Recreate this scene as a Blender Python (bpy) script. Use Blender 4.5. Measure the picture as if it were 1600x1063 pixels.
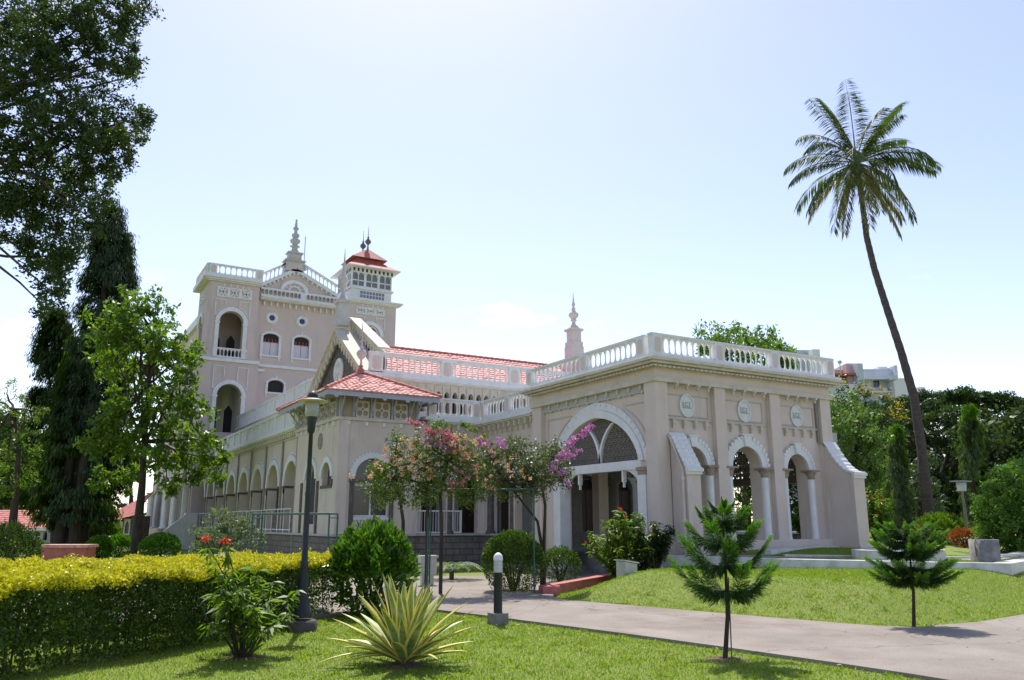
import bpy, math, random
import numpy as np
from mathutils import Vector
random.seed(7)
R = np.random.RandomState(11)
scene = bpy.context.scene
for o in list(bpy.data.objects): bpy.data.objects.remove(o)

# ------------------------------------------------------------------ camera
YAW = math.radians(59.8); PITCH = math.radians(12.75); EYE = 1.6; FPX = 1262.0
cd = bpy.data.cameras.new('camera'); cam = bpy.data.objects.new('camera', cd)
scene.collection.objects.link(cam); scene.camera = cam
cd.sensor_width = 36; cd.sensor_fit = 'HORIZONTAL'; cd.lens = 36 * FPX / 1600
cd.clip_start = .1; cd.clip_end = 3000
cam.location = (0, 0, EYE)
fwd = Vector((math.cos(YAW) * math.cos(PITCH), math.sin(YAW) * math.cos(PITCH), math.sin(PITCH)))
cam.rotation_euler = fwd.to_track_quat('-Z', 'Y').to_euler()

# ------------------------------------------------------------------ sky and sun
SUN_EL = math.radians(62); SUN_AZ = math.radians(69)      # azimuth counted from +X
world = bpy.data.worlds.new('World'); scene.world = world; world.use_nodes = True
nt = world.node_tree; bg = nt.nodes['Background']
sky = nt.nodes.new('ShaderNodeTexSky'); sky.sky_type = 'NISHITA'; sky.sun_disc = False
sky.sun_elevation = SUN_EL; sky.sun_rotation = math.pi / 2 - SUN_AZ
sky.air_density = 1.0; sky.dust_density = 1.15; sky.ozone_density = 1.0; sky.altitude = 500
# small fair weather clouds low in the sky
tc = nt.nodes.new('ShaderNodeTexCoord'); mp = nt.nodes.new('ShaderNodeMapping')
mp.inputs['Scale'].default_value = (3.2, 3.2, 9.0); mp.inputs['Location'].default_value = (1.3, .4, .2)
nz = nt.nodes.new('ShaderNodeTexNoise'); nz.inputs['Scale'].default_value = 1.6; nz.inputs['Detail'].default_value = 7; nz.inputs['Roughness'].default_value = .55
cr = nt.nodes.new('ShaderNodeValToRGB'); cr.color_ramp.elements[0].position = .53; cr.color_ramp.elements[1].position = .72
cr.color_ramp.elements[1].color = (.75, .75, .75, 1)
mx = nt.nodes.new('ShaderNodeMix'); mx.data_type = 'RGBA'
L = nt.links.new
L(tc.outputs['Generated'], mp.inputs['Vector']); L(mp.outputs[0], nz.inputs['Vector']); L(nz.outputs['Fac'], cr.inputs[0])
sz = nt.nodes.new('ShaderNodeSeparateXYZ'); L(tc.outputs['Generated'], sz.inputs[0])
mr = nt.nodes.new('ShaderNodeMapRange'); mr.inputs[1].default_value = .29; mr.inputs[2].default_value = .20; L(sz.outputs[2], mr.inputs[0])
mu = nt.nodes.new('ShaderNodeMath'); mu.operation = 'MULTIPLY'; L(cr.outputs[0], mu.inputs[0]); L(mr.outputs[0], mu.inputs[1]); L(mu.outputs[0], mx.inputs[0]); tint = nt.nodes.new('ShaderNodeMix'); tint.data_type = 'RGBA'; tint.blend_type = 'MULTIPLY'; tint.inputs[0].default_value = 1; tint.inputs[7].default_value = (1.06, .92, .93, 1)
L(sky.outputs[0], tint.inputs[6]); L(tint.outputs[2], mx.inputs[6]); mx.inputs[7].default_value = (9.5, 9.7, 10.2, 1)
L(mx.outputs[2], bg.inputs['Color']); bg.inputs['Strength'].default_value = .125
sd = bpy.data.lights.new('sun', 'SUN'); sd.energy = 2.9; sd.angle = math.radians(.53); sd.color = (1, .955, .88)
sun = bpy.data.objects.new('sun', sd); scene.collection.objects.link(sun)
sv = Vector((math.cos(SUN_AZ) * math.cos(SUN_EL), math.sin(SUN_AZ) * math.cos(SUN_EL), math.sin(SUN_EL)))
sun.rotation_euler = (-sv).to_track_quat('-Z', 'Y').to_euler(); sun.location = (0, 0, 60)
vs = scene.view_settings; vs.view_transform = 'Standard'; vs.look = 'None'; vs.gamma = 1; vs.use_curve_mapping = False
vs.exposure = 1.03

# ------------------------------------------------------------------ helpers
def at(px, py, D):
    """world point seen at pixel (px,py) of the 1600x1063 photograph at forward distance D"""
    a = (px - 800) / FPX; b = -(py - 531.5) / FPX
    f_ = math.cos(PITCH) - b * math.sin(PITCH); u = math.sin(PITCH) + b * math.cos(PITCH)
    x = a * math.sin(YAW) + f_ * math.cos(YAW); y = -a * math.cos(YAW) + f_ * math.sin(YAW)
    k = D / f_
    return (x * k, y * k, EYE + u * k)
def pm(n, D): return n * D / FPX          # pixels -> metres at distance D
def gnd(px, py, z=0.0):
    p = at(px, py, 1.0); k = (z - EYE) / (p[2] - EYE)
    return (p[0] * k, p[1] * k, z)

MATS = {}
def nodemat(name):
    m = bpy.data.materials.new(name); m.use_nodes = True
    MATS[name] = m; t = m.node_tree
    return m, t, t.nodes['Principled BSDF'], t.nodes.new, t.links.new
def mat(name, col, rough=.7, col2=None, scale=4., bump=0., bscale=30., metal=0., spec=.4, stain=None, stretch=None, pos=(.35, .65)):
    m, t, p, N, K = nodemat(name)
    p.inputs['Roughness'].default_value = rough; p.inputs['Metallic'].default_value = metal
    p.inputs['Specular IOR Level'].default_value = spec
    g = N('ShaderNodeTexCoord'); mp_ = N('ShaderNodeMapping'); K(g.outputs['Object'], mp_.inputs[0])
    if stretch: mp_.inputs['Scale'].default_value = stretch
    out = None
    if col2:
        n = N('ShaderNodeTexNoise'); n.inputs['Scale'].default_value = scale; n.inputs['Detail'].default_value = 6; n.inputs['Roughness'].default_value = .6
        r = N('ShaderNodeValToRGB'); r.color_ramp.elements[0].position = pos[0]; r.color_ramp.elements[1].position = pos[1]
        r.color_ramp.elements[0].color = (*col, 1); r.color_ramp.elements[1].color = (*col2, 1)
        K(mp_.outputs[0], n.inputs['Vector']); K(n.outputs['Fac'], r.inputs[0]); out = r.outputs[0]
    else:
        rgb = N('ShaderNodeRGB'); rgb.outputs[0].default_value = (*col, 1); out = rgb.outputs[0]
    if stain:
        sc, (p0, p1), scol, st, amt = stain
        mm = N('ShaderNodeMapping'); mm.inputs['Scale'].default_value = st; K(g.outputs['Object'], mm.inputs[0])
        n = N('ShaderNodeTexNoise'); n.inputs['Scale'].default_value = sc; n.inputs['Detail'].default_value = 8; n.inputs['Roughness'].default_value = .7
        K(mm.outputs[0], n.inputs['Vector'])
        r = N('ShaderNodeMapRange'); r.inputs[1].default_value = p0; r.inputs[2].default_value = p1; r.inputs[4].default_value = amt
        K(n.outputs['Fac'], r.inputs[0])
        x = N('ShaderNodeMix'); x.data_type = 'RGBA'; K(r.outputs[0], x.inputs[0]); K(out, x.inputs[6]); x.inputs[7].default_value = (*scol, 1)
        out = x.outputs[2]
    K(out, p.inputs['Base Color'])
    if bump:
        n = N('ShaderNodeTexNoise'); n.inputs['Scale'].default_value = bscale; n.inputs['Detail'].default_value = 5
        K(mp_.outputs[0], n.inputs['Vector'])
        b = N('ShaderNodeBump'); b.inputs['Strength'].default_value = bump; b.inputs['Distance'].default_value = .02
        K(n.outputs['Fac'], b.inputs['Height']); K(b.outputs[0], p.inputs['Normal'])
    return m
def leafmat(name, a, b, transl=.35, rough=.45, spec=.4, tcol=None):
    """foliage: per-leaf colour between a and b, light passes through"""
    m, t, p, N, K = nodemat(name)
    at_ = N('ShaderNodeAttribute'); at_.attribute_name = 'rnd'
    r = N('ShaderNodeValToRGB'); r.color_ramp.elements[0].color = (*a, 1); r.color_ramp.elements[1].color = (*b, 1)
    K(at_.outputs['Fac'], r.inputs[0]); K(r.outputs[0], p.inputs['Base Color'])
    p.inputs['Roughness'].default_value = rough; p.inputs['Specular IOR Level'].default_value = spec
    tr = N('ShaderNodeBsdfTranslucent'); mixc = N('ShaderNodeMix'); mixc.data_type = 'RGBA'; mixc.blend_type = 'MULTIPLY'
    mixc.inputs[0].default_value = 1; K(r.outputs[0], mixc.inputs[6]); mixc.inputs[7].default_value = (*(tcol or (1.5, 1.7, .55)), 1)
    K(mixc.outputs[2], tr.inputs[0])
    ms = N('ShaderNodeMixShader'); ms.inputs[0].default_value = transl
    K(p.outputs[0], ms.inputs[1]); K(tr.outputs[0], ms.inputs[2]); K(ms.outputs[0], t.nodes['Material Output'].inputs[0])
    return m
def brickmat(name, c1, c2, mortar, w, h, rot=None, rough=.85, bump=.3, ms=.02):
    m, t, p, N, K = nodemat(name)
    g = N('ShaderNodeTexCoord'); sx = N('ShaderNodeSeparateXYZ'); K(g.outputs['Object'], sx.inputs[0])
    ad = N('ShaderNodeMath'); K(sx.outputs[0], ad.inputs[0]); K(sx.outputs[1], ad.inputs[1])
    cx = N('ShaderNodeCombineXYZ'); K(ad.outputs[0], cx.inputs[0]); K(sx.outputs[2], cx.inputs[1])
    b = N('ShaderNodeTexBrick'); b.inputs['Color1'].default_value = (*c1, 1); b.inputs['Color2'].default_value = (*c2, 1); b.inputs['Mortar'].default_value = (*mortar, 1)
    b.inputs['Scale'].default_value = 1; b.inputs['Brick Width'].default_value = w; b.inputs['Row Height'].default_value = h; b.inputs['Mortar Size'].default_value = ms
    K(cx.outputs[0], b.inputs['Vector']); 
    n = N('ShaderNodeTexNoise'); n.inputs['Scale'].default_value = 5; n.inputs['Detail'].default_value = 6; K(g.outputs['Object'], n.inputs['Vector'])
    x = N('ShaderNodeMix'); x.data_type = 'RGBA'; x.blend_type = 'OVERLAY'; x.inputs[0].default_value = .5
    K(b.outputs[0], x.inputs[6]); K(n.outputs['Fac'], x.inputs[7]); K(x.outputs[2], p.inputs['Base Color'])
    bb = N('ShaderNodeBump'); bb.inputs['Strength'].default_value = bump; bb.inputs['Distance'].default_value = .02; bb.invert = True
    K(b.outputs['Fac'], bb.inputs['Height']); K(bb.outputs[0], p.inputs['Normal']); p.inputs['Roughness'].default_value = rough
    return m

WALL = mat('wall_plaster', (.60, .505, .44), .85, (.66, .56, .495), 1.3, .25, 18, stain=(1.2, (.55, .8), (.36, .30, .25), (1.6, 1.6, .22), .8))
WALLP = mat('wall_plaster_tower', (.56, .455, .42), .85, (.60, .50, .46), 1.1, .2, 14, stain=(.9, (.55, .8), (.38, .30, .26), (1.4, 1.4, .2), .75))
WHITE = mat('white_trim', (.74, .74, .74), .6, (.66, .65, .63), 3, .2, 25, stain=(2.2, (.56, .75), (.42, .39, .34), (1, 1, .5), .6))
CREAM = mat('cream_trim', (.62, .57, .47), .7, (.52, .47, .38), 4, .2, 25, stain=(2.5, (.5, .75), (.32, .27, .20), (1, 1, .5), .6))
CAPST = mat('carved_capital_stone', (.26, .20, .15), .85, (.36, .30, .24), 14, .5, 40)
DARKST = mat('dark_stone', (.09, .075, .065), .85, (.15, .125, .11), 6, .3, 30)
LILAC = mat('fascia_paint', (.34, .34, .40), .6, (.42, .41, .46), 5, .1, 20)
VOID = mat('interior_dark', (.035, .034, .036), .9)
INNER = mat('verandah_wall', (.40, .41, .41), .85, (.46, .46, .46), 2, .1, 12)
GLASS = mat('window_glass', (.03, .035, .045), .12, spec=.6)
SHUT = mat('shutter_paint', (.62, .57, .62), .6, (.56, .52, .57), 6)
MESHM = mat('screen_wood', (.13, .115, .10), .8, (.19, .17, .15), 14)
STONE = brickmat('plinth_stone', (.17, .14, .125), (.23, .195, .17), (.10, .085, .08), .55, .22)
SHING = brickmat('gable_stone', (.17, .165, .14), (.11, .105, .095), (.06, .06, .055), .35, .11, bump=.6)
STEP = mat('step_stone', (.24, .215, .19), .8, (.32, .29, .26), 5, .2, 20)
REDK = mat('red_kerb_paint', (.42, .10, .09), .6, (.50, .17, .15), 5, .2, 25)
TILE = mat('clay_tile', (.56, .25, .21), .8, (.80, .48, .42), 7, .2, 40, stain=(1.3, (.5, .75), (.30, .15, .12), (1, 1, 1), .7))
TILED = mat('clay_tile_ridge', (.36, .10, .09), .75, (.50, .18, .14), 9, .2, 40)
MARBLE = mat('pale_marble', (.66, .655, .63), .45, (.52, .51, .48), 3, .1, 20, stain=(3, (.5, .75), (.34, .32, .28), (1, 1, 1), .6))
CONC = mat('concrete', (.27, .26, .24), .9, (.17, .16, .15), 6, .4, 40)
PIPEM = mat('downpipe_paint', (.25, .22, .20), .6, (.31, .27, .25), 8)
BARK = mat('bark', (.035, .027, .02), .95, (.07, .052, .04), 6, .8, 22, stretch=(1, 1, .3))
BARKL = mat('palm_bark', (.055, .044, .038), .95, (.10, .08, .07), 5, .7, 14, stretch=(1, 1, 4))
BLACKP = mat('black_paint', (.012, .016, .015), .5, (.022, .027, .025), 12)
GREENP = mat('green_paint', (.03, .09, .075), .5, (.05, .12, .10), 9)
LOUV = mat('louver_white', (.72, .72, .70), .5)
PAVE = mat('path_concrete', (.205, .176, .145), .9, (.285, .25, .21), .7, .35, 60, stain=(.55, (.5, .68), (.17, .125, .10), (1, 1, 1), .7))
def crackify(m, scale, amt, warp=.35):
    t = m.node_tree; N = t.nodes.new; K = t.links.new; p = t.nodes['Principled BSDF']; src = p.inputs['Base Color'].links[0].from_socket
    g = N('ShaderNodeTexCoord'); n = N('ShaderNodeTexNoise'); n.inputs['Scale'].default_value = 1.3; n.inputs['Detail'].default_value = 6; K(g.outputs['Object'], n.inputs['Vector'])
    a = N('ShaderNodeVectorMath'); a.operation = 'MULTIPLY_ADD'; a.inputs[1].default_value = (warp * 3,) * 3; K(n.outputs['Color'], a.inputs[0]); K(g.outputs['Object'], a.inputs[2])
    v = N('ShaderNodeTexVoronoi'); v.feature = 'DISTANCE_TO_EDGE'; v.inputs['Scale'].default_value = scale; K(a.outputs[0], v.inputs['Vector'])
    r = N('ShaderNodeMapRange'); r.inputs[1].default_value = .004; r.inputs[2].default_value = .0012; r.inputs[4].default_value = amt; K(v.outputs['Distance'], r.inputs[0])
    x = N('ShaderNodeMix'); x.data_type = 'RGBA'; K(r.outputs[0], x.inputs[0]); K(src, x.inputs[6]); x.inputs[7].default_value = (.07, .06, .05, 1); 
    # speckle of grit
    n2 = N('ShaderNodeTexNoise'); n2.inputs['Scale'].default_value = 45; n2.inputs['Detail'].default_value = 4; K(g.outputs['Object'], n2.inputs['Vector'])
    x2 = N('ShaderNodeMix'); x2.data_type = 'RGBA'; x2.blend_type = 'OVERLAY'; x2.inputs[0].default_value = .45; K(x.outputs[2], x2.inputs[6]); K(n2.outputs['Fac'], x2.inputs[7]); K(x2.outputs[2], p.inputs['Base Color'])
crackify(PAVE, .22, .55)
SOIL = mat('soil', (.09, .055, .035), .95, (.16, .10, .065), 14, .6, 40)
WATERM = mat('channel_floor', (.36, .34, .31), .5, (.22, .21, .19), 4)
L_HEDGE = leafmat('leaf_hedge_green', (.025, .06, .010), (.10, .17, .02), .35)
L_YEL = leafmat('leaf_hedge_yellow', (.38, .39, .015), (.76, .70, .04), .3, tcol=(1.1, 1.1, .5))
L_DARK = leafmat('leaf_dark', (.018, .036, .010), (.06, .10, .022), .35)
L_POLY = leafmat('leaf_mast_tree', (.016, .034, .010), (.055, .095, .018), .3)
L_POLY2 = leafmat('leaf_mast_young', (.04, .07, .025), (.13, .20, .05), .3)
L_MID = leafmat('leaf_mid', (.06, .12, .012), (.15, .23, .025), .45)
L_BRI = leafmat('leaf_bright', (.05, .13, .012), (.13, .28, .02), .35, rough=.3)
L_RAIN = leafmat('leaf_rain_tree', (.018, .04, .010), (.05, .095, .02), .25)
L_BOUG = leafmat('leaf_bougainvillea', (.05, .09, .02), (.14, .20, .04), .35)
L_GREY = leafmat('leaf_grey', (.06, .09, .05), (.22, .27, .18), .3)
L_RED = leafmat('petal_red', (.50, .05, .03), (.68, .14, .06), .3, tcol=(1.2, .8, .8))
L_PURP = leafmat('bract_purple', (.48, .16, .42), (.66, .34, .60), .35, tcol=(1.2, .8, 1.1))
L_PINK = leafmat('bract_pink', (.46, .12, .20), (.60, .28, .30), .35, tcol=(1.2, .8, .9))
L_PEACH = leafmat('bract_peach', (.55, .32, .16), (.68, .54, .36), .35, tcol=(1.2, 1, .8))
L_ORG = leafmat('leaf_croton', (.25, .10, .02), (.45, .16, .03), .3, tcol=(1.2, 1, .8))
L_FLAME = leafmat('flower_yellow', (.45, .33, .01), (.6, .45, .02), .3, tcol=(1.1, 1.1, .6))
L_ARAU = leafmat('needle_green', (.016, .048, .012), (.055, .125, .02), .22, rough=.6, spec=.2)
L_ARAUY = leafmat('needle_young', (.07, .18, .015), (.14, .30, .03), .3, rough=.6, spec=.2)
L_PALM = leafmat('leaf_palm', (.035, .065, .025), (.10, .14, .045), .35, rough=.55, spec=.3)
L_PALMO = leafmat('leaf_palm_old', (.12, .12, .05), (.26, .24, .11), .3, rough=.4)
YUCG = mat('agave_green', (.12, .19, .05), .45, (.30, .38, .16), 9)
YUCY = mat('agave_yellow', (.72, .58, .06), .45, (.80, .72, .26), 12)

ORG = {}            # world location of every parent
def link(o): scene.collection.objects.link(o); return o
def tag(o, label=None, cat=None, group=None, kind=None):
    if label: o['label'] = label
    if cat: o['category'] = cat
    if group: o['group'] = group
    if kind: o['kind'] = kind
    return o
def thing(name, label, cat, loc=(0, 0, 0), group=None):
    o = link(bpy.data.objects.new(name, None)); o.location = loc; o.empty_display_size = .2
    ORG[o.name] = Vector(loc); return tag(o, label, cat, group)
def finish(name, me, mats, parent):
    for m in (mats if isinstance(mats, (list, tuple)) else [mats]): me.materials.append(m)
    o = link(bpy.data.objects.new(name, me))
    if parent is not None:
        o.parent = parent; ORG[o.name] = ORG[parent.name]
    else: ORG[o.name] = Vector((0, 0, 0))
    return o
ID = lambda u, d, z: (u, d, z)
def TY(Y): return lambda u, d, z: (u, Y + d, z)       # face looking to -Y, d goes into the building
def TX(X): return lambda u, d, z: (X + d, u, z)       # face looking to -X
class MB:
    def __init__(s, T=ID): s.v = []; s.f = []; s.mi = []; s.T = T; s.m = 0; s.sm = []; s.cuts = []
    def cut(s):
        if not s.cuts or s.cuts[-1] != len(s.f): s.cuts.append(len(s.f))
        return s
    def add(s, vs_, fs, smooth=False):
        b = len(s.v); s.v += [s.T(*v) for v in vs_]
        for f in fs: s.f.append([b + i for i in f]); s.mi.append(s.m); s.sm.append(smooth)
        return s
    def box(s, u0, u1, d0, d1, z0, z1):
        return s.add([(u0, d0, z0), (u1, d0, z0), (u1, d1, z0), (u0, d1, z0), (u0, d0, z1), (u1, d0, z1), (u1, d1, z1), (u0, d1, z1)],
              [(0, 3, 2, 1), (4, 5, 6, 7), (0, 1, 5, 4), (1, 2, 6, 5), (2, 3, 7, 6), (3, 0, 4, 7)])
    def prism(s, poly, d0, d1):          # polygon in (u,z), extruded along d
        n = len(poly); v = [(u, d0, z) for u, z in poly] + [(u, d1, z) for u, z in poly]
        return s.add(v, [tuple(range(n)), tuple(range(2 * n - 1, n - 1, -1))] + [(i, (i + 1) % n, n + (i + 1) % n, n + i) for i in range(n)])
    def slab(s, poly, z0, z1):           # polygon in (x,y), extruded along z
        n = len(poly); v = [(x, y, z0) for x, y in poly] + [(x, y, z1) for x, y in poly]
        return s.add(v, [tuple(range(n)), tuple(range(n, 2 * n))] + [(i, (i + 1) % n, n + (i + 1) % n, n + i) for i in range(n)])
    def band(s, A, B, d0, d1):           # strip between two (u,z) polylines of equal length
        n = len(A); v = []
        for d in (d0, d1): v += [(u, d, z) for u, z in A] + [(u, d, z) for u, z in B]
        fs = []
        for i in range(n - 1):
            fs += [(i, i + 1, n + i + 1, n + i), (2 * n + i, 2 * n + i + 1, 3 * n + i + 1, 3 * n + i),
                   (i, i + 1, 2 * n + i + 1, 2 * n + i), (n + i, n + i + 1, 3 * n + i + 1, 3 * n + i)]
        fs += [(0, n, 3 * n, 2 * n), (n - 1, 2 * n - 1, 4 * n - 1, 3 * n - 1)]
        return s.add(v, fs)
    def lathe(s, prof, c, n=12, smooth=True):
        v = []; fs = []
        for r, z in prof:
            for i in range(n):
                a = 2 * math.pi * (i + .5) / n; v.append((c[0] + r * math.cos(a), c[1] + r * math.sin(a), c[2] + z))
        for j in range(len(prof) - 1):
            for i in range(n): fs.append((j * n + i, j * n + (i + 1) % n, (j + 1) * n + (i + 1) % n, (j + 1) * n + i))
        s.add(v, fs, smooth)
        s.add(v[:n], [tuple(range(n))]); s.add(v[-n:], [tuple(range(n))]); return s
    def tube(s, pts, rad, n=8):
        pts = [Vector(p) for p in pts]; v = []; fs = []
        if not isinstance(rad, (list, tuple)): rad = [rad] * len(pts)
        for i, p in enumerate(pts):
            t = (pts[min(i + 1, len(pts) - 1)] - pts[max(i - 1, 0)]).normalized()
            a = t.cross(Vector((0, 0, 1)) if abs(t.z) < .9 else Vector((1, 0, 0))).normalized(); b = t.cross(a)
            for k in range(n):
                th = 2 * math.pi * k / n; q = p + (a * math.cos(th) + b * math.sin(th)) * rad[i]; v.append(tuple(q))
        for j in range(len(pts) - 1):
            for i in range(n): fs.append((j * n + i, j * n + (i + 1) % n, (j + 1) * n + (i + 1) % n, (j + 1) * n + i))
        s.add(v, fs, True); s.add(v[:n], [tuple(range(n))]); s.add(v[-n:], [tuple(range(n))]); return s
    def bar(s, p, q, w, h=None):         # square bar between local points
        h = h or w; p = Vector(p); q = Vector(q); t = (q - p).normalized()
        a = t.cross(Vector((0, 0, 1)) if abs(t.z) < .95 else Vector((1, 0, 0))).normalized() * w / 2; b = t.cross(a).normalized() * h / 2
        v = [tuple(e + x) for e in (p, q) for x in (-a - b, a - b, a + b, -a + b)]
        return s.add(v, [(0, 1, 2, 3), (4, 5, 6, 7), (0, 1, 5, 4), (1, 2, 6, 5), (2, 3, 7, 6), (3, 0, 4, 7)])
    def wall(s, u0, u1, z0, z1, d0, d1, ops=(), n=14):
        """slab from d0 to d1 with openings (ua, ub, zbottom, fn(u)->ztop)"""
        ops = sorted(ops, key=lambda o: o[0]); u = u0
        for ua, ub, zb, fn in ops:
            if ua > u + 1e-4: s.box(u, ua, d0, d1, z0, z1)
            if zb > z0 + 1e-3: s.box(ua, ub, d0, d1, z0, zb)
            us = [ua + (ub - ua) * (0.5 - .5 * math.cos(math.pi * i / n)) for i in range(n + 1)]
            lo = [(q, min(fn(q), z1 - .01)) for q in us]; hi = [(q, z1) for q in us]
            s.band(lo, hi, d0, d1); u = ub
        if u1 > u + 1e-4: s.box(u, u1, d0, d1, z0, z1)
        return s
    def build(s, name, mats, parent=None, **k):
        if s.cuts:              # every piece between two cuts becomes a mesh of its own
            e = sorted(set([0] + s.cuts + [len(s.f)])); out = None
            for a, b in zip(e[:-1], e[1:]):
                if b <= a: continue
                q = MB(); ids = {}; 
                for f, mi, sm in zip(s.f[a:b], s.mi[a:b], s.sm[a:b]):
                    q.f.append([ids.setdefault(i, len(ids)) for i in f]); q.mi.append(mi); q.sm.append(sm)
                q.v = [s.v[i] for i in ids]; out = q.build(name, mats, parent, **k)
            return out
        o_ = ORG[parent.name] if parent is not None else Vector((0, 0, 0))
        me = bpy.data.meshes.new(name)
        me.from_pydata([(x - o_.x, y - o_.y, z - o_.z) for x, y, z in s.v], [], s.f); me.update()
        me.polygons.foreach_set('material_index', s.mi); me.polygons.foreach_set('use_smooth', s.sm)
        return tag(finish(name, me, mats, parent), **k)
def rnd_arch(c, r, zs): return lambda u: zs + math.sqrt(max(0, r * r - (u - c) ** 2))
def seg_arch(c, r, zs, rise): return lambda u: zs + rise * math.sqrt(max(0, 1 - ((u - c) / r) ** 2))
def pt(s_): s_ = min(1, abs(s_)); return .86 * (1 - s_ ** 2.3) ** .6 + .14 * (1 - s_)
def pt_arch(c, r, zs, rise): return lambda u: zs + rise * pt((u - c) / r)
def arch_line(c, r, zs, rise=None, kind='round', n=22):
    out = []
    for i in range(n + 1):
        s_ = -math.cos(math.pi * i / n); out.append((c + r * s_, zs + ((rise or r) * (pt(s_) if kind == 'pt' else math.sqrt(max(0, 1 - s_ * s_))))))
    return out
def ring(m, c, r0, r1, zs, d0, d1, rise0=None, rise1=None, kind='round', n=22):
    m.band(arch_line(c, r0, zs, rise0 or r0, kind, n), arch_line(c, r1, zs, rise1 or r1, kind, n), d0, d1)
def column(m, u, d, z0, z1, r, cap=True):
    T = m.T; m2 = MB(); m2.lathe([(r * 1.5, 0), (r * 1.5, .06), (r * 1.15, .12), (r, .18), (r * .94, z1 - z0 - .02)], T(u, d, z0), 14)
    b = len(m.v); m.v += m2.v; m.f += [[b + i for i in f] for f in m2.f]; m.mi += [m.m] * len(m2.f); m.sm += m2.sm
def capital(m, u, d, z, r, h=.26):
    T = m.T; m2 = MB(); m2.lathe([(r, 0), (r * 1.12, .03), (r * .98, .06), (r * 1.3, h * .6), (r * 1.62, h * .82)], T(u, d, z), 12)
    b = len(m.v); m.v += m2.v; m.f += [[b + i for i in f] for f in m2.f]; m.mi += [m.m] * len(m2.f); m.sm += m2.sm
    k = r * 1.7; m.box(u - k, u + k, d - k, d + k, z + h * .82, z + h)
def bracket(m, u, z, w=.07, h=.16, p=.16):         # small console hanging under a ledge, d negative = outwards
    m.box(u - w / 2, u + w / 2, -p, 0, z - h * .45, z); m.box(u - w * .4, u + w * .4, -p * .6, 0, z - h, z - h * .45)
BALP = [(.5, 0), (.5, .06), (.28, .12), (.20, .3), (.17, .62), (.26, .68), (.2, .74), (.42, .86), (.55, .94), (.55, 1)]
def balusters(m, u0, u1, zb, h, n, d, r=.07, zfun=None):
    T = m.T
    for i in range(n):
        u = u0 + (u1 - u0) * (i + .5) / n; z = zb + (zfun(u) if zfun else 0)
        m2 = MB(); m2.lathe([(r * a / .5, h * b) for a, b in BALP], T(u, d, z), 8)
        b = len(m.v); m.v += m2.v; m.f += [[b + k for k in f] for f in m2.f]; m.mi += [m.m] * len(m2.f); m.sm += m2.sm
def balustrade(T, posts, zb, zt, d, parent, nper, name='balustrade', pw=.34, th=.16, r=.058, foil=True):
    """posts: list of centres; rail between first and last"""
    m = MB(T); u0 = posts[0]; u1 = posts[-1]; base = .115 * (zt - zb) / .78; rail = .075 * (zt - zb) / .78
    m.box(u0 + pw / 2, u1 - pw / 2, d - th * .5, d + th * .5, zb, zb + base)
    m.box(u0 - pw / 2 - .03, u1 + pw / 2 + .03, d - th * .62, d + th * .62, zt - rail, zt)
    m.box(u0 + pw / 2, u1 - pw / 2, d - th * .4, d + th * .4, zt - rail * 1.7, zt - rail - .002)
    pn = []
    for i, c in enumerate(posts):
        m.box(c - pw / 2, c + pw / 2, d - th * .5 - .03, d + th * .5 + .03, zb, zt - rail)
        pn.append(c)
        if i:
            a = posts[i - 1] + pw / 2; b = c - pw / 2; n = nper if isinstance(nper, int) else nper[i - 1]
            balusters(m, a, b, zb + base, zt - rail * 1.7 - zb - base, n, d, r)
            if foil:      # pierced heads between balusters
                for k in range(n + 1):
                    u = a + (b - a) * k / n; g = (b - a) / n * .5
                    if 0 < k < n: m.band([(u - g, zt - rail * 1.7 - .075), (u - g * .5, zt - rail * 1.7 - .028), (u, zt - rail * 1.7 - .012), (u + g * .5, zt - rail * 1.7 - .028), (u + g, zt - rail * 1.7 - .075)],
                                         [(u - g, zt - rail * 1.7), (u - g * .5, zt - rail * 1.7), (u, zt - rail * 1.7), (u + g * .5, zt - rail * 1.7), (u + g, zt - rail * 1.7)], d - .03, d + .03)
    o = m.build(name, WHITE, parent)
    p = MB(T)
    for c in pn:
        p.cut(); w = pw * .33; a = zb + base * .9; b = zt - rail * 1.9; e = w * .45
        p.prism([(c - w, a + e), (c - w + e, a), (c + w - e, a), (c + w, a + e), (c + w, b - e), (c + w - e, b), (c - w + e, b), (c - w, b - e)], d - th * .5 - .036, d - th * .5 - .028)
    p.build('post_panel', WALL, o)
    return o
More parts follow.
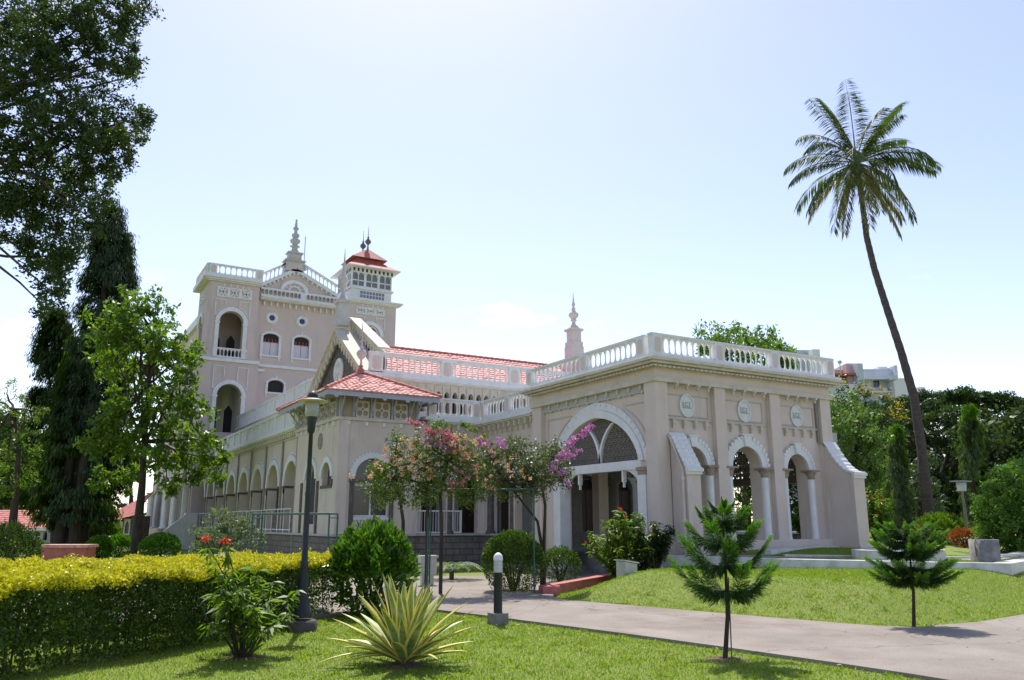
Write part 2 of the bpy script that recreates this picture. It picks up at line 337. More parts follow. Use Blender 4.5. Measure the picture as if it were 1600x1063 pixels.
def tile_roof(name, quads, pitch, row, parent, mats=None, lift=.035, amp=.022):
    """each quad: (eave_a, eave_b, top_b, top_a): rows of rolled clay tiles as real relief"""
    m = MB()
    for ea, eb, tb, ta in quads:
        ea, eb, tb, ta = map(Vector, (ea, eb, tb, ta))
        nrm = (eb - ea).cross((ta + tb) / 2 - (ea + eb) / 2).normalized()
        if nrm.z < 0: nrm = -nrm
        L1 = ((ta + tb) / 2 - (ea + eb) / 2).length; nr = max(2, int(L1 / row)); W = (eb - ea).length
        along = (eb - ea).normalized()
        for r in range(nr):
            t0 = r / nr; t1 = (r + 1.0) / nr
            l0 = ea.lerp(ta, t0); r0 = eb.lerp(tb, t0); l1 = ea.lerp(ta, t1); r1 = eb.lerp(tb, t1)
            s0 = (l0 - ea).dot(along); e0 = (r0 - ea).dot(along); s1 = (l1 - ea).dot(along); e1 = (r1 - ea).dot(along)
            n = max(1, int(round((e0 - s0) / pitch * 6))); v = []
            jit = {}
            for i in range(n + 1):
                f = i / n; u0 = s0 + (e0 - s0) * f; u1 = s1 + (e1 - s1) * f
                p0 = l0.lerp(r0, f); p1 = l1.lerp(r1, f); jj = jit.setdefault(int(u0 / pitch), random.uniform(-.012, .014) * (3 if random.random() < .04 else 1))
                h0 = amp * (0.5 + .5 * math.cos(2 * math.pi * u0 / pitch)); h1 = amp * (.5 + .5 * math.cos(2 * math.pi * u1 / pitch))
                v += [tuple(p0), tuple(p0 + nrm * (lift + h0 + jj)), tuple(p1 + nrm * (.006 + h1))]
            fs = []
            for i in range(n): fs += [(3 * i, 3 * i + 3, 3 * i + 4, 3 * i + 1), (3 * i + 1, 3 * i + 4, 3 * i + 5, 3 * i + 2)]
            m.add(v, fs, False)
        m.add([tuple(ea), tuple(eb), tuple(tb), tuple(ta)], [(0, 1, 2, 3)])
    return m.build(name, mats or TILE, parent)
def ridge(m, a, b, r=.09, n=None):
    a = Vector(a); b = Vector(b); k = n or max(2, int((b - a).length / .32))
    for i in range(k):
        p = a.lerp(b, i / k); q = a.lerp(b, (i + .98) / k); m.tube([p, q], [r, r * .78], 8)

# ---- leaves
def leaves(name, P, Dn, Nn, Ln, Wn, mat_, parent, fold=.18, rn=None, **k):
    """one folded leaf per row: base point, direction, normal, length, width"""
    P = np.asarray(P, float); n = len(P)
    if parent is not None: P = P - np.array(ORG[parent.name])
    Dn = Dn / (np.linalg.norm(Dn, axis=1, keepdims=True) + 1e-9)
    S = np.cross(Dn, Nn); S /= (np.linalg.norm(S, axis=1, keepdims=True) + 1e-9); U = np.cross(S, Dn)
    Ln = np.broadcast_to(Ln, (n,))[:, None]; Wn = np.broadcast_to(Wn, (n,))[:, None]
    V = np.empty((n, 4, 3)); V[:, 0] = P; V[:, 1] = P + Dn * Ln * .45 + S * Wn * .5 + U * Wn * fold
    V[:, 2] = P + Dn * Ln - U * Ln * fold * .6; V[:, 3] = P + Dn * Ln * .45 - S * Wn * .5 + U * Wn * fold
    me = bpy.data.meshes.new(name); me.vertices.add(4 * n); me.vertices.foreach_set('co', V.ravel())
    me.loops.add(4 * n); me.loops.foreach_set('vertex_index', np.arange(4 * n, dtype=np.int32))
    me.polygons.add(n); me.polygons.foreach_set('loop_start', np.arange(0, 4 * n, 4, dtype=np.int32))
    try: me.polygons.foreach_set('loop_total', np.full(n, 4, dtype=np.int32))
    except Exception: pass
    me.update(calc_edges=True)
    a = me.attributes.new('rnd', 'FLOAT', 'FACE'); a.data.foreach_set('value', (R.rand(n) if rn is None else rn).astype(np.float32))
    return tag(finish(name, me, mat_, parent), **k)
def rdir(n): v = R.normal(size=(n, 3)); return v / np.linalg.norm(v, axis=1, keepdims=True)
def clumps(blobs, dens, clr, fill=.35, droop=0.):
    """blobs: (centre, (rx,ry,rz)) -> clump centres spread near the shell of every blob"""
    C = []
    for c, r in blobs:
        r = np.array(r if hasattr(r, '__len__') else (r, r, r), float); n = max(3, int(dens * (r[0] * r[1] * r[2]) ** (2 / 3)))
        d = rdir(n); rad = np.where(R.rand(n) < fill, R.rand(n) ** .5, .8 + .28 * R.rand(n))[:, None]
        C.append(np.array(c) + d * r * rad)
    return np.concatenate(C)
def crown(name, blobs, mat_, parent, dens=30, per=40, clr=.3, leaf=.1, asp=.5, fill=.35, hang=0., up=.0, flat=1., k=None):
    C = clumps(blobs, dens, clr, fill); n = len(C)
    off = rdir(n * per) * (R.rand(n * per)[:, None] ** .6) * clr * (0.6 + .8 * np.repeat(R.rand(n), per))[:, None]; off[:, 2] *= flat
    P = np.repeat(C, per, axis=0) + off
    D = rdir(n * per) + np.array([0, 0, up - hang]); N_ = rdir(n * per) + np.array([0, 0, .6])
    Ls = leaf * (.6 + .8 * R.rand(n * per))
    rn = np.clip(np.repeat(R.rand(n), per) * .55 + R.rand(n * per) * .5, 0, 1)
    return leaves(name, P, D, N_, Ls, Ls * asp, mat_, parent, rn=rn, **(k or {}))
def limb(m, a, b, r0, r1, seg=6, wob=.12):
    a = Vector(a); b = Vector(b); pts = []; L_ = (b - a).length
    for i in range(seg + 1):
        t = i / seg; w = math.sin(math.pi * t) * wob * L_
        pts.append(a.lerp(b, t) + Vector((random.uniform(-1, 1), random.uniform(-1, 1), random.uniform(-.3, 1))) * w * .5)
    m.tube(pts, [r0 + (r1 - r0) * i / seg for i in range(seg + 1)], 7)
def tree(name, label, cat, base, trunk, blobs, lm, bark=None, r=.2, group=None, limbs=True, start=.5, **kw):
    """trunk: world points from the ground up; limbs run from the trunk to every blob"""
    t = thing(name, label, cat, base, group)
    m = MB(); n = len(trunk)
    m.tube([base] + list(trunk), [r * 1.25] + [r * (1 - .75 * (i + 1) / n) for i in range(n)], 10)
    if limbs:
        for c, rr in blobs:
            q = trunk[max(0, min(n - 1, int(n * (start + random.random() * (1 - start)))))]
            limb(m, q, c, r * .35, r * .06)
            for _ in range(3):
                rv = rr if not hasattr(rr, '__len__') else rr[0]
                e = Vector(c) + Vector((random.uniform(-1, 1), random.uniform(-1, 1), random.uniform(-.5, 1))) * rv * .8
                limb(m, c, e, r * .09, r * .02, 4)
    m.build('trunk', bark or BARK, t)
    crown('crown', blobs, lm, t, **kw)
    return t
def pblobs(lst, D, dj=.6, sq=1.):
    """(px,py,radius px[,ry]) -> real blobs at distance about D"""
    out = []
    for b in lst:
        d = D + random.uniform(-1, 1) * dj; c = at(b[0], b[1], d); r = pm(b[2], d); rz = pm(b[3], d) if len(b) > 3 else r * sq
        out.append((c, (r, r, rz)))
    return out
exec_order = []

# ================================================================== GROUND
PAVEPOLY = [(8.5, -6), (8.23, 5.7), (8.12, 6.66), (7.91, 8.04), (7.65, 9.54), (7.14, 12.0), (7.0, 12.7), (6.82, 13.4), (6.6, 14.3), (5.6, 14.6), (4.3, 14.2), (2.6, 14.6), (0, 16), (-3, 20), (-1, 24), (4, 23.2), (7, 23.3), (9.8, 22.9), (12.5, 22.3), (14.44, 22.3), (14.44, 18.5), (12.6, 17.35), (10.5, 16.2), (9.95, 15.3), (9.72, 14.75), (10.27, 12.8), (10.7, 11.2), (11.16, 9.6), (11.5, 8.6), (11.95, 8.15), (13.4, 8.05), (15.2, 8.3), (30, 11.5), (60, 16), (60, -6)]
UP = [(14.46, 18.4), (12.6, 17.35), (10.5, 16.2), (9.95, 15.3), (9.72, 14.75), (10.27, 12.8), (10.7, 11.2), (11.16, 9.6), (11.5, 8.6), (11.95, 8.15), (13.4, 8.05), (15.2, 8.3), (30, 11.5), (60, 16), (400, 60)]
def sst(t): t = np.clip(t, 0, 1); return t * t * (3 - 2 * t)
def inside(poly, x, y):
    r = np.zeros(x.shape, bool); n = len(poly)
    for i in range(n):
        (x1, y1), (x2, y2) = poly[i], poly[(i + 1) % n]
        if y1 == y2: continue
        c = ((y1 > y) != (y2 > y)) & (x < (x2 - x1) * (y - y1) / (y2 - y1) + x1); r ^= c
    return r
def dline(pl, x, y):
    d = np.full(x.shape, 1e9)
    for (x1, y1), (x2, y2) in zip(pl[:-1], pl[1:]):
        dx, dy = x2 - x1, y2 - y1; t = np.clip(((x - x1) * dx + (y - y1) * dy) / (dx * dx + dy * dy), 0, 1)
        d = np.minimum(d, np.hypot(x - x1 - t * dx, y - y1 - t * dy))
    return d
LAWN2 = UP + [(400, 400), (14.46, 400)]
MA = [gnd(1027, 868, .80), gnd(1120, 870, .79), gnd(1215, 873, .77), gnd(1400, 877, .73), gnd(1565, 880, .69), gnd(1640, 868, .70), gnd(1800, 850, .75)]
MAX = [(p[0], p[1]) for p in MA]
MREG = MAX + [(400, 60), (400, 400), (21.6, 400), (21.6, 17.3), (14.3, 17.16)]
def height(x, y):
    x = np.asarray(x, float); y = np.asarray(y, float)
    h = np.where(inside(LAWN2, x, y), .56 * sst(dline(UP, x, y) / 2.3) + .0, 0)
    h = np.where(inside(MREG, x, y), .66 + .22 * sst((dline(MAX, x, y) - .5) / 4.0), h)
    h = np.where((x > 14.15) & (y > 17.16) & (x < 21.4) & (y < 60), 0, h)
    return h
def hz(x, y): return float(height(np.array([x]), np.array([y]))[0])
def grid(name, xs, ys, m, kind):
    X, Y = np.meshgrid(xs, ys); Z = height(X, Y)
    v = np.stack([X.ravel(), Y.ravel(), Z.ravel()], 1); nx = len(xs); ny = len(ys)
    i = (np.arange(ny - 1)[:, None] * nx + np.arange(nx - 1)[None]).ravel()
    f = np.stack([i, i + 1, i + 1 + nx, i + nx], 1)
    me = bpy.data.meshes.new(name); me.from_pydata(v.tolist(), [], f.tolist()); me.update()
    me.polygons.foreach_set('use_smooth', [True] * len(f))
    o = finish(name, me, m, None); o['kind'] = kind; return o
def grassmat():
    m, t, p, N, K = nodemat('lawn_grass')
    g = N('ShaderNodeTexCoord'); ns = []
    for sc, de in ((.5, 5), (6, 6), (60, 3)):
        n = N('ShaderNodeTexNoise'); n.inputs['Scale'].default_value = sc; n.inputs['Detail'].default_value = de; n.inputs['Roughness'].default_value = .65
        K(g.outputs['Object'], n.inputs['Vector']); ns.append(n)
    r = N('ShaderNodeValToRGB'); e = r.color_ramp.elements; e[0].position = .3; e[1].position = .7
    e[0].color = (.14, .205, .018, 1); e[1].color = (.215, .265, .032, 1)
    a = N('ShaderNodeMath'); a.operation = 'MULTIPLY'; a.inputs[1].default_value = .45; K(ns[1].outputs['Fac'], a.inputs[0])
    b = N('ShaderNodeMath'); b.operation = 'MULTIPLY_ADD'; b.inputs[1].default_value = .35; K(ns[0].outputs['Fac'], b.inputs[0]); K(a.outputs[0], b.inputs[2])
    c = N('ShaderNodeMath'); c.operation = 'MULTIPLY_ADD'; c.inputs[1].default_value = .25; K(ns[2].outputs['Fac'], c.inputs[0]); K(b.outputs[0], c.inputs[2])
    K(c.outputs[0], r.inputs[0])
    dn = N('ShaderNodeTexNoise'); dn.inputs['Scale'].default_value = 1.1; dn.inputs['Detail'].default_value = 7; dn.inputs['Roughness'].default_value = .7; K(g.outputs['Object'], dn.inputs['Vector'])
    dr = N('ShaderNodeMapRange'); dr.inputs[1].default_value = .56; dr.inputs[2].default_value = .75; dr.inputs[4].default_value = .75; K(dn.outputs['Fac'], dr.inputs[0])
    dm = N('ShaderNodeMix'); dm.data_type = 'RGBA'; K(dr.outputs[0], dm.inputs[0]); K(r.outputs[0], dm.inputs[6]); dm.inputs[7].default_value = (.30, .27, .07, 1); K(dm.outputs[2], p.inputs['Base Color']); p.inputs['Roughness'].default_value = .8
    bm = N('ShaderNodeBump'); bm.inputs['Strength'].default_value = .8; bm.inputs['Distance'].default_value = .04; K(ns[2].outputs['Fac'], bm.inputs['Height']); K(bm.outputs[0], p.inputs['Normal'])
    return m
GRASS = grassmat()
L_GRASS = leafmat('grass_blade', (.135, .21, .02), (.285, .355, .05), .45, rough=.5)
xs = np.concatenate([[-900, -300, -100, -40], np.arange(-20, 8, .3), np.arange(8, 30, .14), np.arange(30, 34, .3), [36, 40, 48, 60, 90, 150, 400, 900]])
ys = np.concatenate([[-300, -60, -20], np.arange(-6, 6, .3), np.arange(6, 20, .14), np.arange(20, 30, .3), [32, 36, 42, 50, 60, 80, 120, 300, 1000]])
grid('lawn_ground', xs, ys, GRASS, 'structure')
m = MB(); m.slab(PAVEPOLY, -.1, .045); m.build('garden_path', PAVE, kind='structure')
# blades standing in the turf near the camera and along the path edges
def turf(name, n, lo, hi, cond, ln, w):
    x = R.uniform(lo[0], hi[0], n); y = R.uniform(lo[1], hi[1], n); k = cond(x, y) & ~inside(PAVEPOLY, x, y); x = x[k]; y = y[k]
    P = np.stack([x, y, height(x, y) - .004], 1); D = rdir(len(x)) * .75 + np.array([0, 0, 1.0])
    return leaves(name, P, D, rdir(len(x)), ln * (.5 + R.rand(len(x))), w, L_GRASS, None, kind='stuff', label='short mown turf of the garden lawns', cat='grass')
turf('grass', 520000, (-2.5, 3.5), (23.5, 16.5), lambda x, y: (x * .864 - y * .503 > -7.5) & (np.hypot(x, y) < 26), .032, .009)

L_DRY = leafmat('fallen_leaf', (.20, .13, .05), (.42, .33, .12), .2, tcol=(1.2, 1, .6))
n_ = 420; x_ = R.uniform(2, 17, n_); y_ = R.uniform(5, 16, n_); k_ = ~inside(PAVEPOLY, x_, y_) | (R.rand(n_) < .25); x_ = x_[k_]; y_ = y_[k_]
leaves('fallen_leaves', np.stack([x_, y_, height(x_, y_) + .05], 1), rdir(len(x_)) * np.array([1, 1, .15]), np.array([0, 0, 1.]) + rdir(len(x_)) * .3, .05 * (.5 + R.rand(len(x_))), .03, L_DRY, None, kind='stuff', label='dry fallen leaves scattered on lawn and path', cat='leaves')
# clover and coarser tufts
def tufts(n):
    cx_ = R.uniform(2, 15, n); cy_ = R.uniform(5, 16, n); P_x = np.repeat(cx_, 22) + R.normal(size=n * 22) * .06; P_y = np.repeat(cy_, 22) + R.normal(size=n * 22) * .06
    k = ~inside(PAVEPOLY, P_x, P_y); P_x = P_x[k]; P_y = P_y[k]
    leaves('weeds', np.stack([P_x, P_y, height(P_x, P_y)], 1), rdir(len(P_x)) + np.array([0, 0, .9]), rdir(len(P_x)), .055, .016, L_GRASS, None, kind='stuff', label='coarser tufts and weeds growing in the lawns', cat='grass')
tufts(900)

# ================================================================== PALACE
PAL = thing('palace', 'large beige and white palace with arched porch, red tiled roofs and corner tower', 'palace', (14.47, 17.03, 0))
GZ = 1.0
# ---------------- carriage porch
X0, X1, Y0, Y1 = 14.47, 21.65, 17.03, 23.47
ZB, ZC, ZR = 5.48, 5.84, 6.76          # string course, cornice underside, top of rail
REC = .17
T = TY(Y0)
bays = [(15.84, .72, .50, 3.18), (17.93, .86, .60, 3.18), (20.07, .70, .47, 3.18)]
m = MB(T)
m.wall(X0 + REC, X1, -.5, ZC + .02, REC, REC + .42, [(c - ri, c + ri, GZ, rnd_arch(c, ri * 1.02, zs)) for c, ro, ri, zs in bays])
pil = [(X0, X0 + .44), (16.68, 17.10), (18.93, 19.37), (X1 - .46, X1)]
for a, b in pil: m.box(a, b, 0, REC - .002, -.5, ZB - .06)
m.box(X0, X1, 0, REC - .002, ZB + .06, ZC)
m.box(X0 - .004, X1 + .004, -.04, REC - .004, -.5, GZ + .12)
T2 = TX(X0)
wm = m
m2 = MB(T2)
AC, AR0, AR1, ASZ = 20.0, 2.05, 2.42, 3.30
m2.wall(Y0 + REC + .42, Y1, -.5, ZC + .02, REC, REC + .42, [(AC - AR0, AC + AR0, -.5, pt_arch(AC, AR0, ASZ, 1.42))])
m2.box(Y0 + REC, Y0 + .48, 0, REC - .002, -.5, ZB - .06); m2.box(22.92, Y1, 0, REC - .002, -.5, ZB - .06); m2.box(Y0 + REC, Y1, 0, REC - .002, ZB + .06, ZC)
b = len(wm.v); wm.v += m2.v; wm.f += [[b + i for i in f] for f in m2.f]; wm.mi += m2.mi; wm.sm += m2.sm
# far side and back walls of the porch
m3 = MB(TX(X1 - .42)); m3.wall(Y0 + REC + .42, Y1, -.5, ZC + .02, 0, .42, [(18.0, 22.4, GZ - .1, pt_arch(20.2, 2.2, 3.2, 1.4))])
b = len(wm.v); wm.v += m3.v; wm.f += [[b + i for i in f] for f in m3.f]; wm.mi += m3.mi; wm.sm += m3.sm
m4 = MB(TY(Y1 - .4)); m4.wall(X0 + REC + .42, X1 - .42, -.5, ZC + .02, 0, .38, [(15.3, 16.9, -.5, rnd_arch(16.1, .8, 3.2)), (17.3, 18.9, -.5, rnd_arch(18.1, .8, 3.2)), (19.3, 20.9, -.5, rnd_arch(20.1, .8, 3.2))])
b = len(wm.v); wm.v += m4.v; wm.f += [[b + i for i in f] for f in m4.f]; wm.mi += m4.mi; wm.sm += m4.sm
PW = wm.build('porch_wall', WALL, PAL)
m = MB(); m.box(X0 + .1, X1 - .1, Y0 + .2, Y1 - .1, 5.2, 5.78); m.build('porch_ceiling', INNER, PAL)
m = MB(); m.box(X0 + REC + .43, X1 - .43, Y0 + REC + .43, 21.9, -.2, .03); m.build('porch_floor', CONC, PAL)
# arch rings with scalloped extrados, keystones, columns, capitals
m = MB(T)
for c, ro, ri, zs in bays:
    m.cut(); ring(m, c, ri, ro, zs, REC - .09, REC + .0)
    for k in range(17):
        a = math.pi * (k + .5) / 17; m.box(c + math.cos(a) * ro - .05, c + math.cos(a) * ro + .05, REC - .11, REC - .02, zs + math.sin(a) * ro - .045, zs + math.sin(a) * ro + .055)
    m.prism([(c - .09, zs + ri + .0), (c + .09, zs + ri + .0), (c + .15, zs + ro + .06), (c - .15, zs + ro + .06)], REC - .15, REC - .05)
    m.box(c - .2, c + .2, REC - .17, REC - .04, zs + ro + .06, zs + ro + .1)
m.build('arch_molding', WHITE, PW); m = MB(T)
for c, ro, ri, zs in bays:
    for s_ in (-1, 1): m.cut(); column(m, c + s_ * (ri + .12), REC - .02, GZ, zs - .26, .115)
m.build('column', WHITE, PW)
m = MB(T)
for c, ro, ri, zs in bays:
    for s_ in (-1, 1): m.cut(); capital(m, c + s_ * (ri + .12), REC - .02, zs - .27, .12, .27)
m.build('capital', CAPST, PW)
m = MB(T)       # string course
m.box(X0 - .07, X1 + .07, -.07, REC, ZB - .06, ZB + .06); m.T = T2; m.box(Y0 + REC, Y1 + .04, -.07, REC, ZB - .06, ZB + .06); m.build('string_course', CREAM, PAL)
m = MB(T)       # raised plaster panels
for (c, ro, ri, zs), (a, b) in zip(bays, [(14.98, 16.55), (17.2, 18.75), (19.47, 21.0)]):
    m.cut(); z0, z1 = 4.52, 5.14; w = .03
    for q in ((a, b, z0, z0 + w), (a, b, z1 - w, z1), (a, a + w, z0 + w, z1 - w), (b - w, b, z0 + w, z1 - w)): m.box(q[0], q[1], REC - .03, REC + .01, q[2], q[3])
    m.box(a - .05, b + .08, REC - .05, REC + .01, z0 - .10, z0 - .03)
m.T = T2; m.cut()
m.band([(17.62, 3.5), (17.62, 4.95), (18.55, 4.95)], [(17.65, 3.5), (17.65, 4.92), (18.55, 4.92)], REC - .03, REC)
m.cut(); m.band([(22.72, 3.5), (22.72, 4.95), (21.35, 4.95)], [(22.69, 3.5), (22.69, 4.92), (21.35, 4.92)], REC - .03, REC)
for s_ in (-1, 1):
    m.cut(); pts = [(AC + s_ * (AR1 + .0) * math.cos(a) * 1.0, ASZ + 1.72 * math.sin(a) ** .9 + .1) for a in [math.pi / 2 * k / 10 for k in range(1, 7)]]
    m.band(pts, [(u + s_ * .035, z + .02) for u, z in pts], REC - .025, REC)
m.build('plaster_panel', mat('panel_trim', (.52, .48, .43), .8, (.46, .42, .37), 5), PW)
m = MB(T)
for a, b in [(14.98, 16.6), (17.15, 18.85), (19.42, 21.1)]:
    for k in range(4): m.cut(); bracket(m, a + (b - a) * (k + .5) / 4, ZB - .06, p=.13)
    for k in range(4): bracket(m, a + (b - a) * (k + .5) / 4 + .0, 4.42, .09, .2, .1) if False else None
for (c, ro, ri, zs), (a, b) in zip(bays, [(14.98, 16.6), (17.2, 18.8), (19.47, 21.05)]):
    for k in range(4):
        u = a + (b - a) * (k + .5) / 4
        m.cut(); m.box(u - .045, u + .045, REC - .11, REC, 4.28, 4.42); m.box(u - .03, u + .03, REC - .07, REC, 4.19, 4.28)
m.build('console', CREAM, PW)
m = MB(T2)
for k in range(10):
    u = 17.72 + k * .53; m.cut(); m.box(u - .035, u + .035, REC - .14, REC, ZB - .20, ZB - .06); m.box(u - .03, u + .03, REC - .08, REC, ZB - .31, ZB - .20)
m.build('console', CREAM, PW)
def oval_text(u, z, ru, rz, Tf, d, parent, txt, size):
    mm = MB(Tf); pts = [(u + ru * math.cos(a), z + rz * math.sin(a)) for a in [2 * math.pi * k / 32 for k in range(32)]]
    mm.prism(pts, d - .04, d)
    inn = [(u + ru * .84 * math.cos(a), z + rz * .84 * math.sin(a)) for a in [2 * math.pi * k / 32 for k in range(33)]]
    mm.band([(u + ru * 1.0 * math.cos(a), z + rz * math.sin(a)) for a in [2 * math.pi * k / 32 for k in range(33)]], inn, d - .06, d - .03)
    o = mm.build('medallion', mat_oval, parent)
    cu = bpy.data.curves.new('monogram', 'FONT'); cu.body = txt; cu.size = size; cu.extrude = .012; cu.align_x = 'CENTER'; cu.align_y = 'CENTER'
    to = bpy.data.objects.new('tmp', cu); scene.collection.objects.link(to); bpy.context.view_layer.update()
    me = bpy.data.meshes.new_from_object(to); bpy.data.objects.remove(to)
    q = Tf(u, d - .05, z); 
    for v in me.vertices:
        x, y, zz = v.co; w_ = Tf(u + x * .85, d - .05 - zz, z + y * 1.35); v.co = Vector(w_) - ORG[parent.name]
    finish('monogram', me, mat_letter, o if False else parent)
mat_oval = mat('medallion_plaster', (.68, .70, .68), .7, (.58, .60, .57), 12, .2, 40)
mat_letter = mat('monogram_relief', (.40, .42, .40), .7)
for u in (15.72, 17.97, 20.22): oval_text(u, 4.84, .27, .34, T, REC, PW, 'I.G.L', .2)
# great arch towards the drive: moulding, timber tracery, screen, beam, spandrels, white piers
m = MB(T2)
ring(m, AC, AR0, AR0 + .2, ASZ, REC - .1, REC + .03, 1.42, 1.66, 'pt'); ring(m, AC, AR0 + .205, AR1, ASZ, REC - .05, REC - .0, 1.665, 1.90, 'pt')
for k in range(27):
    s_ = -math.cos(math.pi * (k + .5) / 27); u = AC + (AR1 - .06) * s_; z = ASZ + 1.83 * pt(s_); m.box(u - .035, u + .035, REC - .075, REC - .02, z - .035, z + .035)
m.build('arch_molding', WHITE, PW)
m = MB(T2)
m.box(AC - AR0 - .05, AC + AR0 + .05, REC + .02, REC + .26, 3.08, 3.34)
for s_ in (-1, 1):
    pts = [(AC + s_ * (1.32 - 1.32 * math.cos(a)), 3.34 + 1.33 * math.sin(a)) for a in [math.radians(62) * k / 10 for k in range(11)]]
    m.band([(u - .05, z) for u, z in pts], [(u + .05, z) for u, z in pts], REC + .06, REC + .2)
for s_ in (-1, 1):      # corner spandrels with pendants, piers below
    cx = AC + s_ * AR0
    arc = [(cx - s_ * (.08 + .86 * (1 - math.cos(a))), 2.25 + .83 * math.sin(a)) for a in [math.pi / 2 * k / 8 for k in range(9)]]
    m.band(arc, [(cx - s_ * .0 if i < 8 else cx - s_ * .94, 3.08) if False else (cx - s_ * (.0 + (.94 * i / 8)), 3.08) for i in range(9)], REC + .08, REC + .16)
    m.box(cx - s_ * .94 - .04, cx - s_ * .94 + .04, REC + .06, REC + .18, 2.75, 3.08); m.box(cx - s_ * .94 - .025, cx - s_ * .94 + .025, REC + .09, REC + .15, 2.6, 2.75)
    a, b = sorted((cx + s_ * .30, cx - s_ * .10)); m.box(a, b, REC - .06, REC + .3, .2, 3.02)
    a, b = sorted((cx + s_ * .33, cx - s_ * .14)); m.box(a, b, REC - .1, REC + .34, .16, .42 + .3); m.box(a + .05, b - .05, REC - .09, REC - .02, .8, 2.9)
m.build('arch_frame', WHITE, PW)
m = MB(T2)
for s_ in (-1, 1): m.cut(); a, b = sorted((AC + s_ * (AR0 + .34), AC + s_ * (AR0 - .1))); m.box(a, b, REC - .12, REC + .32, 3.02, 3.12); m.box(a + .04, b - .04, REC - .09, REC + .3, 2.9, 3.02)
m.build('capital', CAPST, PW)
m = MB(T2)
for s_ in (-1, 1): m.cut(); a, b = sorted((AC + s_ * (AR0 + .4), AC + s_ * (AR0 - .5 if s_ > 0 else AR0 - .15))); m.box(a, b, REC - .12, REC + .5, -.05, .18)
m.build('pier_footing', CONC, PW)
def lattice(Tf, c, r, zs, rise, zb, d, parent, step=.062, bar=.02):
    mm = MB(Tf); n = int(2 * r / step)
    for i in range(1, n):
        u = c - r + i * step; zt = zs + rise * pt((u - c) / r) + .01
        if zt > zb: mm.box(u - bar / 2, u + bar / 2, d, d + .02, zb, zt)
    z = zb
    while z < zs + rise:
        w = 0
        for k in range(200):
            if zs + rise * pt(k / 200) < z: w = k / 200 * r; break
        else: w = r
        if w > 0: mm.box(c - w, c + w, d + .004, d + .024, z - bar / 2, z + bar / 2)
        z += step
    # little bosses at every second crossing thicken the net irregularly
    z = zb + step / 2; k = 0
    while z < zs + rise:
        for i in range(n):
            u = c - r + (i + .5) * step
            if zs + rise * pt((u - c) / r) > z + .04 and (i * 7 + k * 5 + (i * k) % 3) % 3 == 0: mm.box(u - step / 2, u + step / 2, d + .006, d + .018, z - step * .42, z + step * .42)
        z += step; k += 1
    return mm.build('arch_screen', MESHM, parent)
lattice(T2, AC, AR0, ASZ, 1.42, 3.34, REC + .14, PW)
lattice(TX(X1 - .42), 20.2, 2.2, 3.2, 1.4, 3.1, .2, PW, .085, .028)
m = MB(TX(X1 - .42)); m.box(17.9, 22.5, .1, .34, 2.85, 3.1); m.build('arch_frame', MESHM, PW)
lattice(TY(Y1 - .4), 18.1, .8, 3.2, .8, 3.2, .18, PW, .08, .026)
# cornice
def cornice(m, u0, u1, z, p=.36, h=.24, e0=0, e1=0):
    """built-out moulding; e0/e1 = how far it turns past the ends"""
    for k, (a, b, pr) in enumerate([(0, .25, .35), (.25, .6, .72), (.6, 1., 1.)]):
        m.box(u0 - e0 * p * pr, u1 + e1 * p * pr, -p * pr, .1, z + h * a + .0005, z + h * b)
m = MB(T); cornice(m, X0, X1, ZC, .36, .2, 1, 1); m.T = T2
for k, (a, b, pr) in enumerate([(0, .25, .35), (.25, .6, .72), (.6, 1., 1.)]): m.box(Y0 + .101, Y1 + .3 * pr, -.36 * pr, .1, ZC + .2 * a + .0005, ZC + .2 * b)
m.build('cornice', CREAM, PAL)
m = MB(T)       # white gutter roll and dentil shadow line
m.box(X0 - .30, X1 + .30, -.30, .1, ZC + .2, ZC + .29); m.T = T2; m.box(Y0 + .101, Y1 + .3, -.30, .1, ZC + .2, ZC + .29)
m.T = ID; m.box(X0 + .1, X1 - .1, Y0 + .1, Y1 - .1, ZC + .02, ZC + .26)
m.build('parapet_base', WHITE, PAL)
m = MB(T)
for k in range(44): m.box(X0 - .2 + k * .17, X0 - .2 + k * .17 + .12, -.225, -.14, ZC - .035, ZC + .004)
m.T = T2
for k in range(38): m.box(Y0 - .2 + k * .17, Y0 - .2 + k * .17 + .12, -.225, -.14, ZC - .035, ZC + .004)
m.build('dentil', CREAM, PAL)
PX = [X0 + .02, 16.82, 19.12, X1 - .02]; PYs = [Y0 + .02, 20.2, Y1 - .05]
BZ = ZC + .29
balustrade(T, PX, BZ, ZR, -.06, PAL, [9, 9, 9], pw=.34)
balustrade(T2, [Y0 + .40 - .02, 20.2, Y1 - .05], BZ, ZR - .002, -.06, PAL, [10, 11], pw=.34)
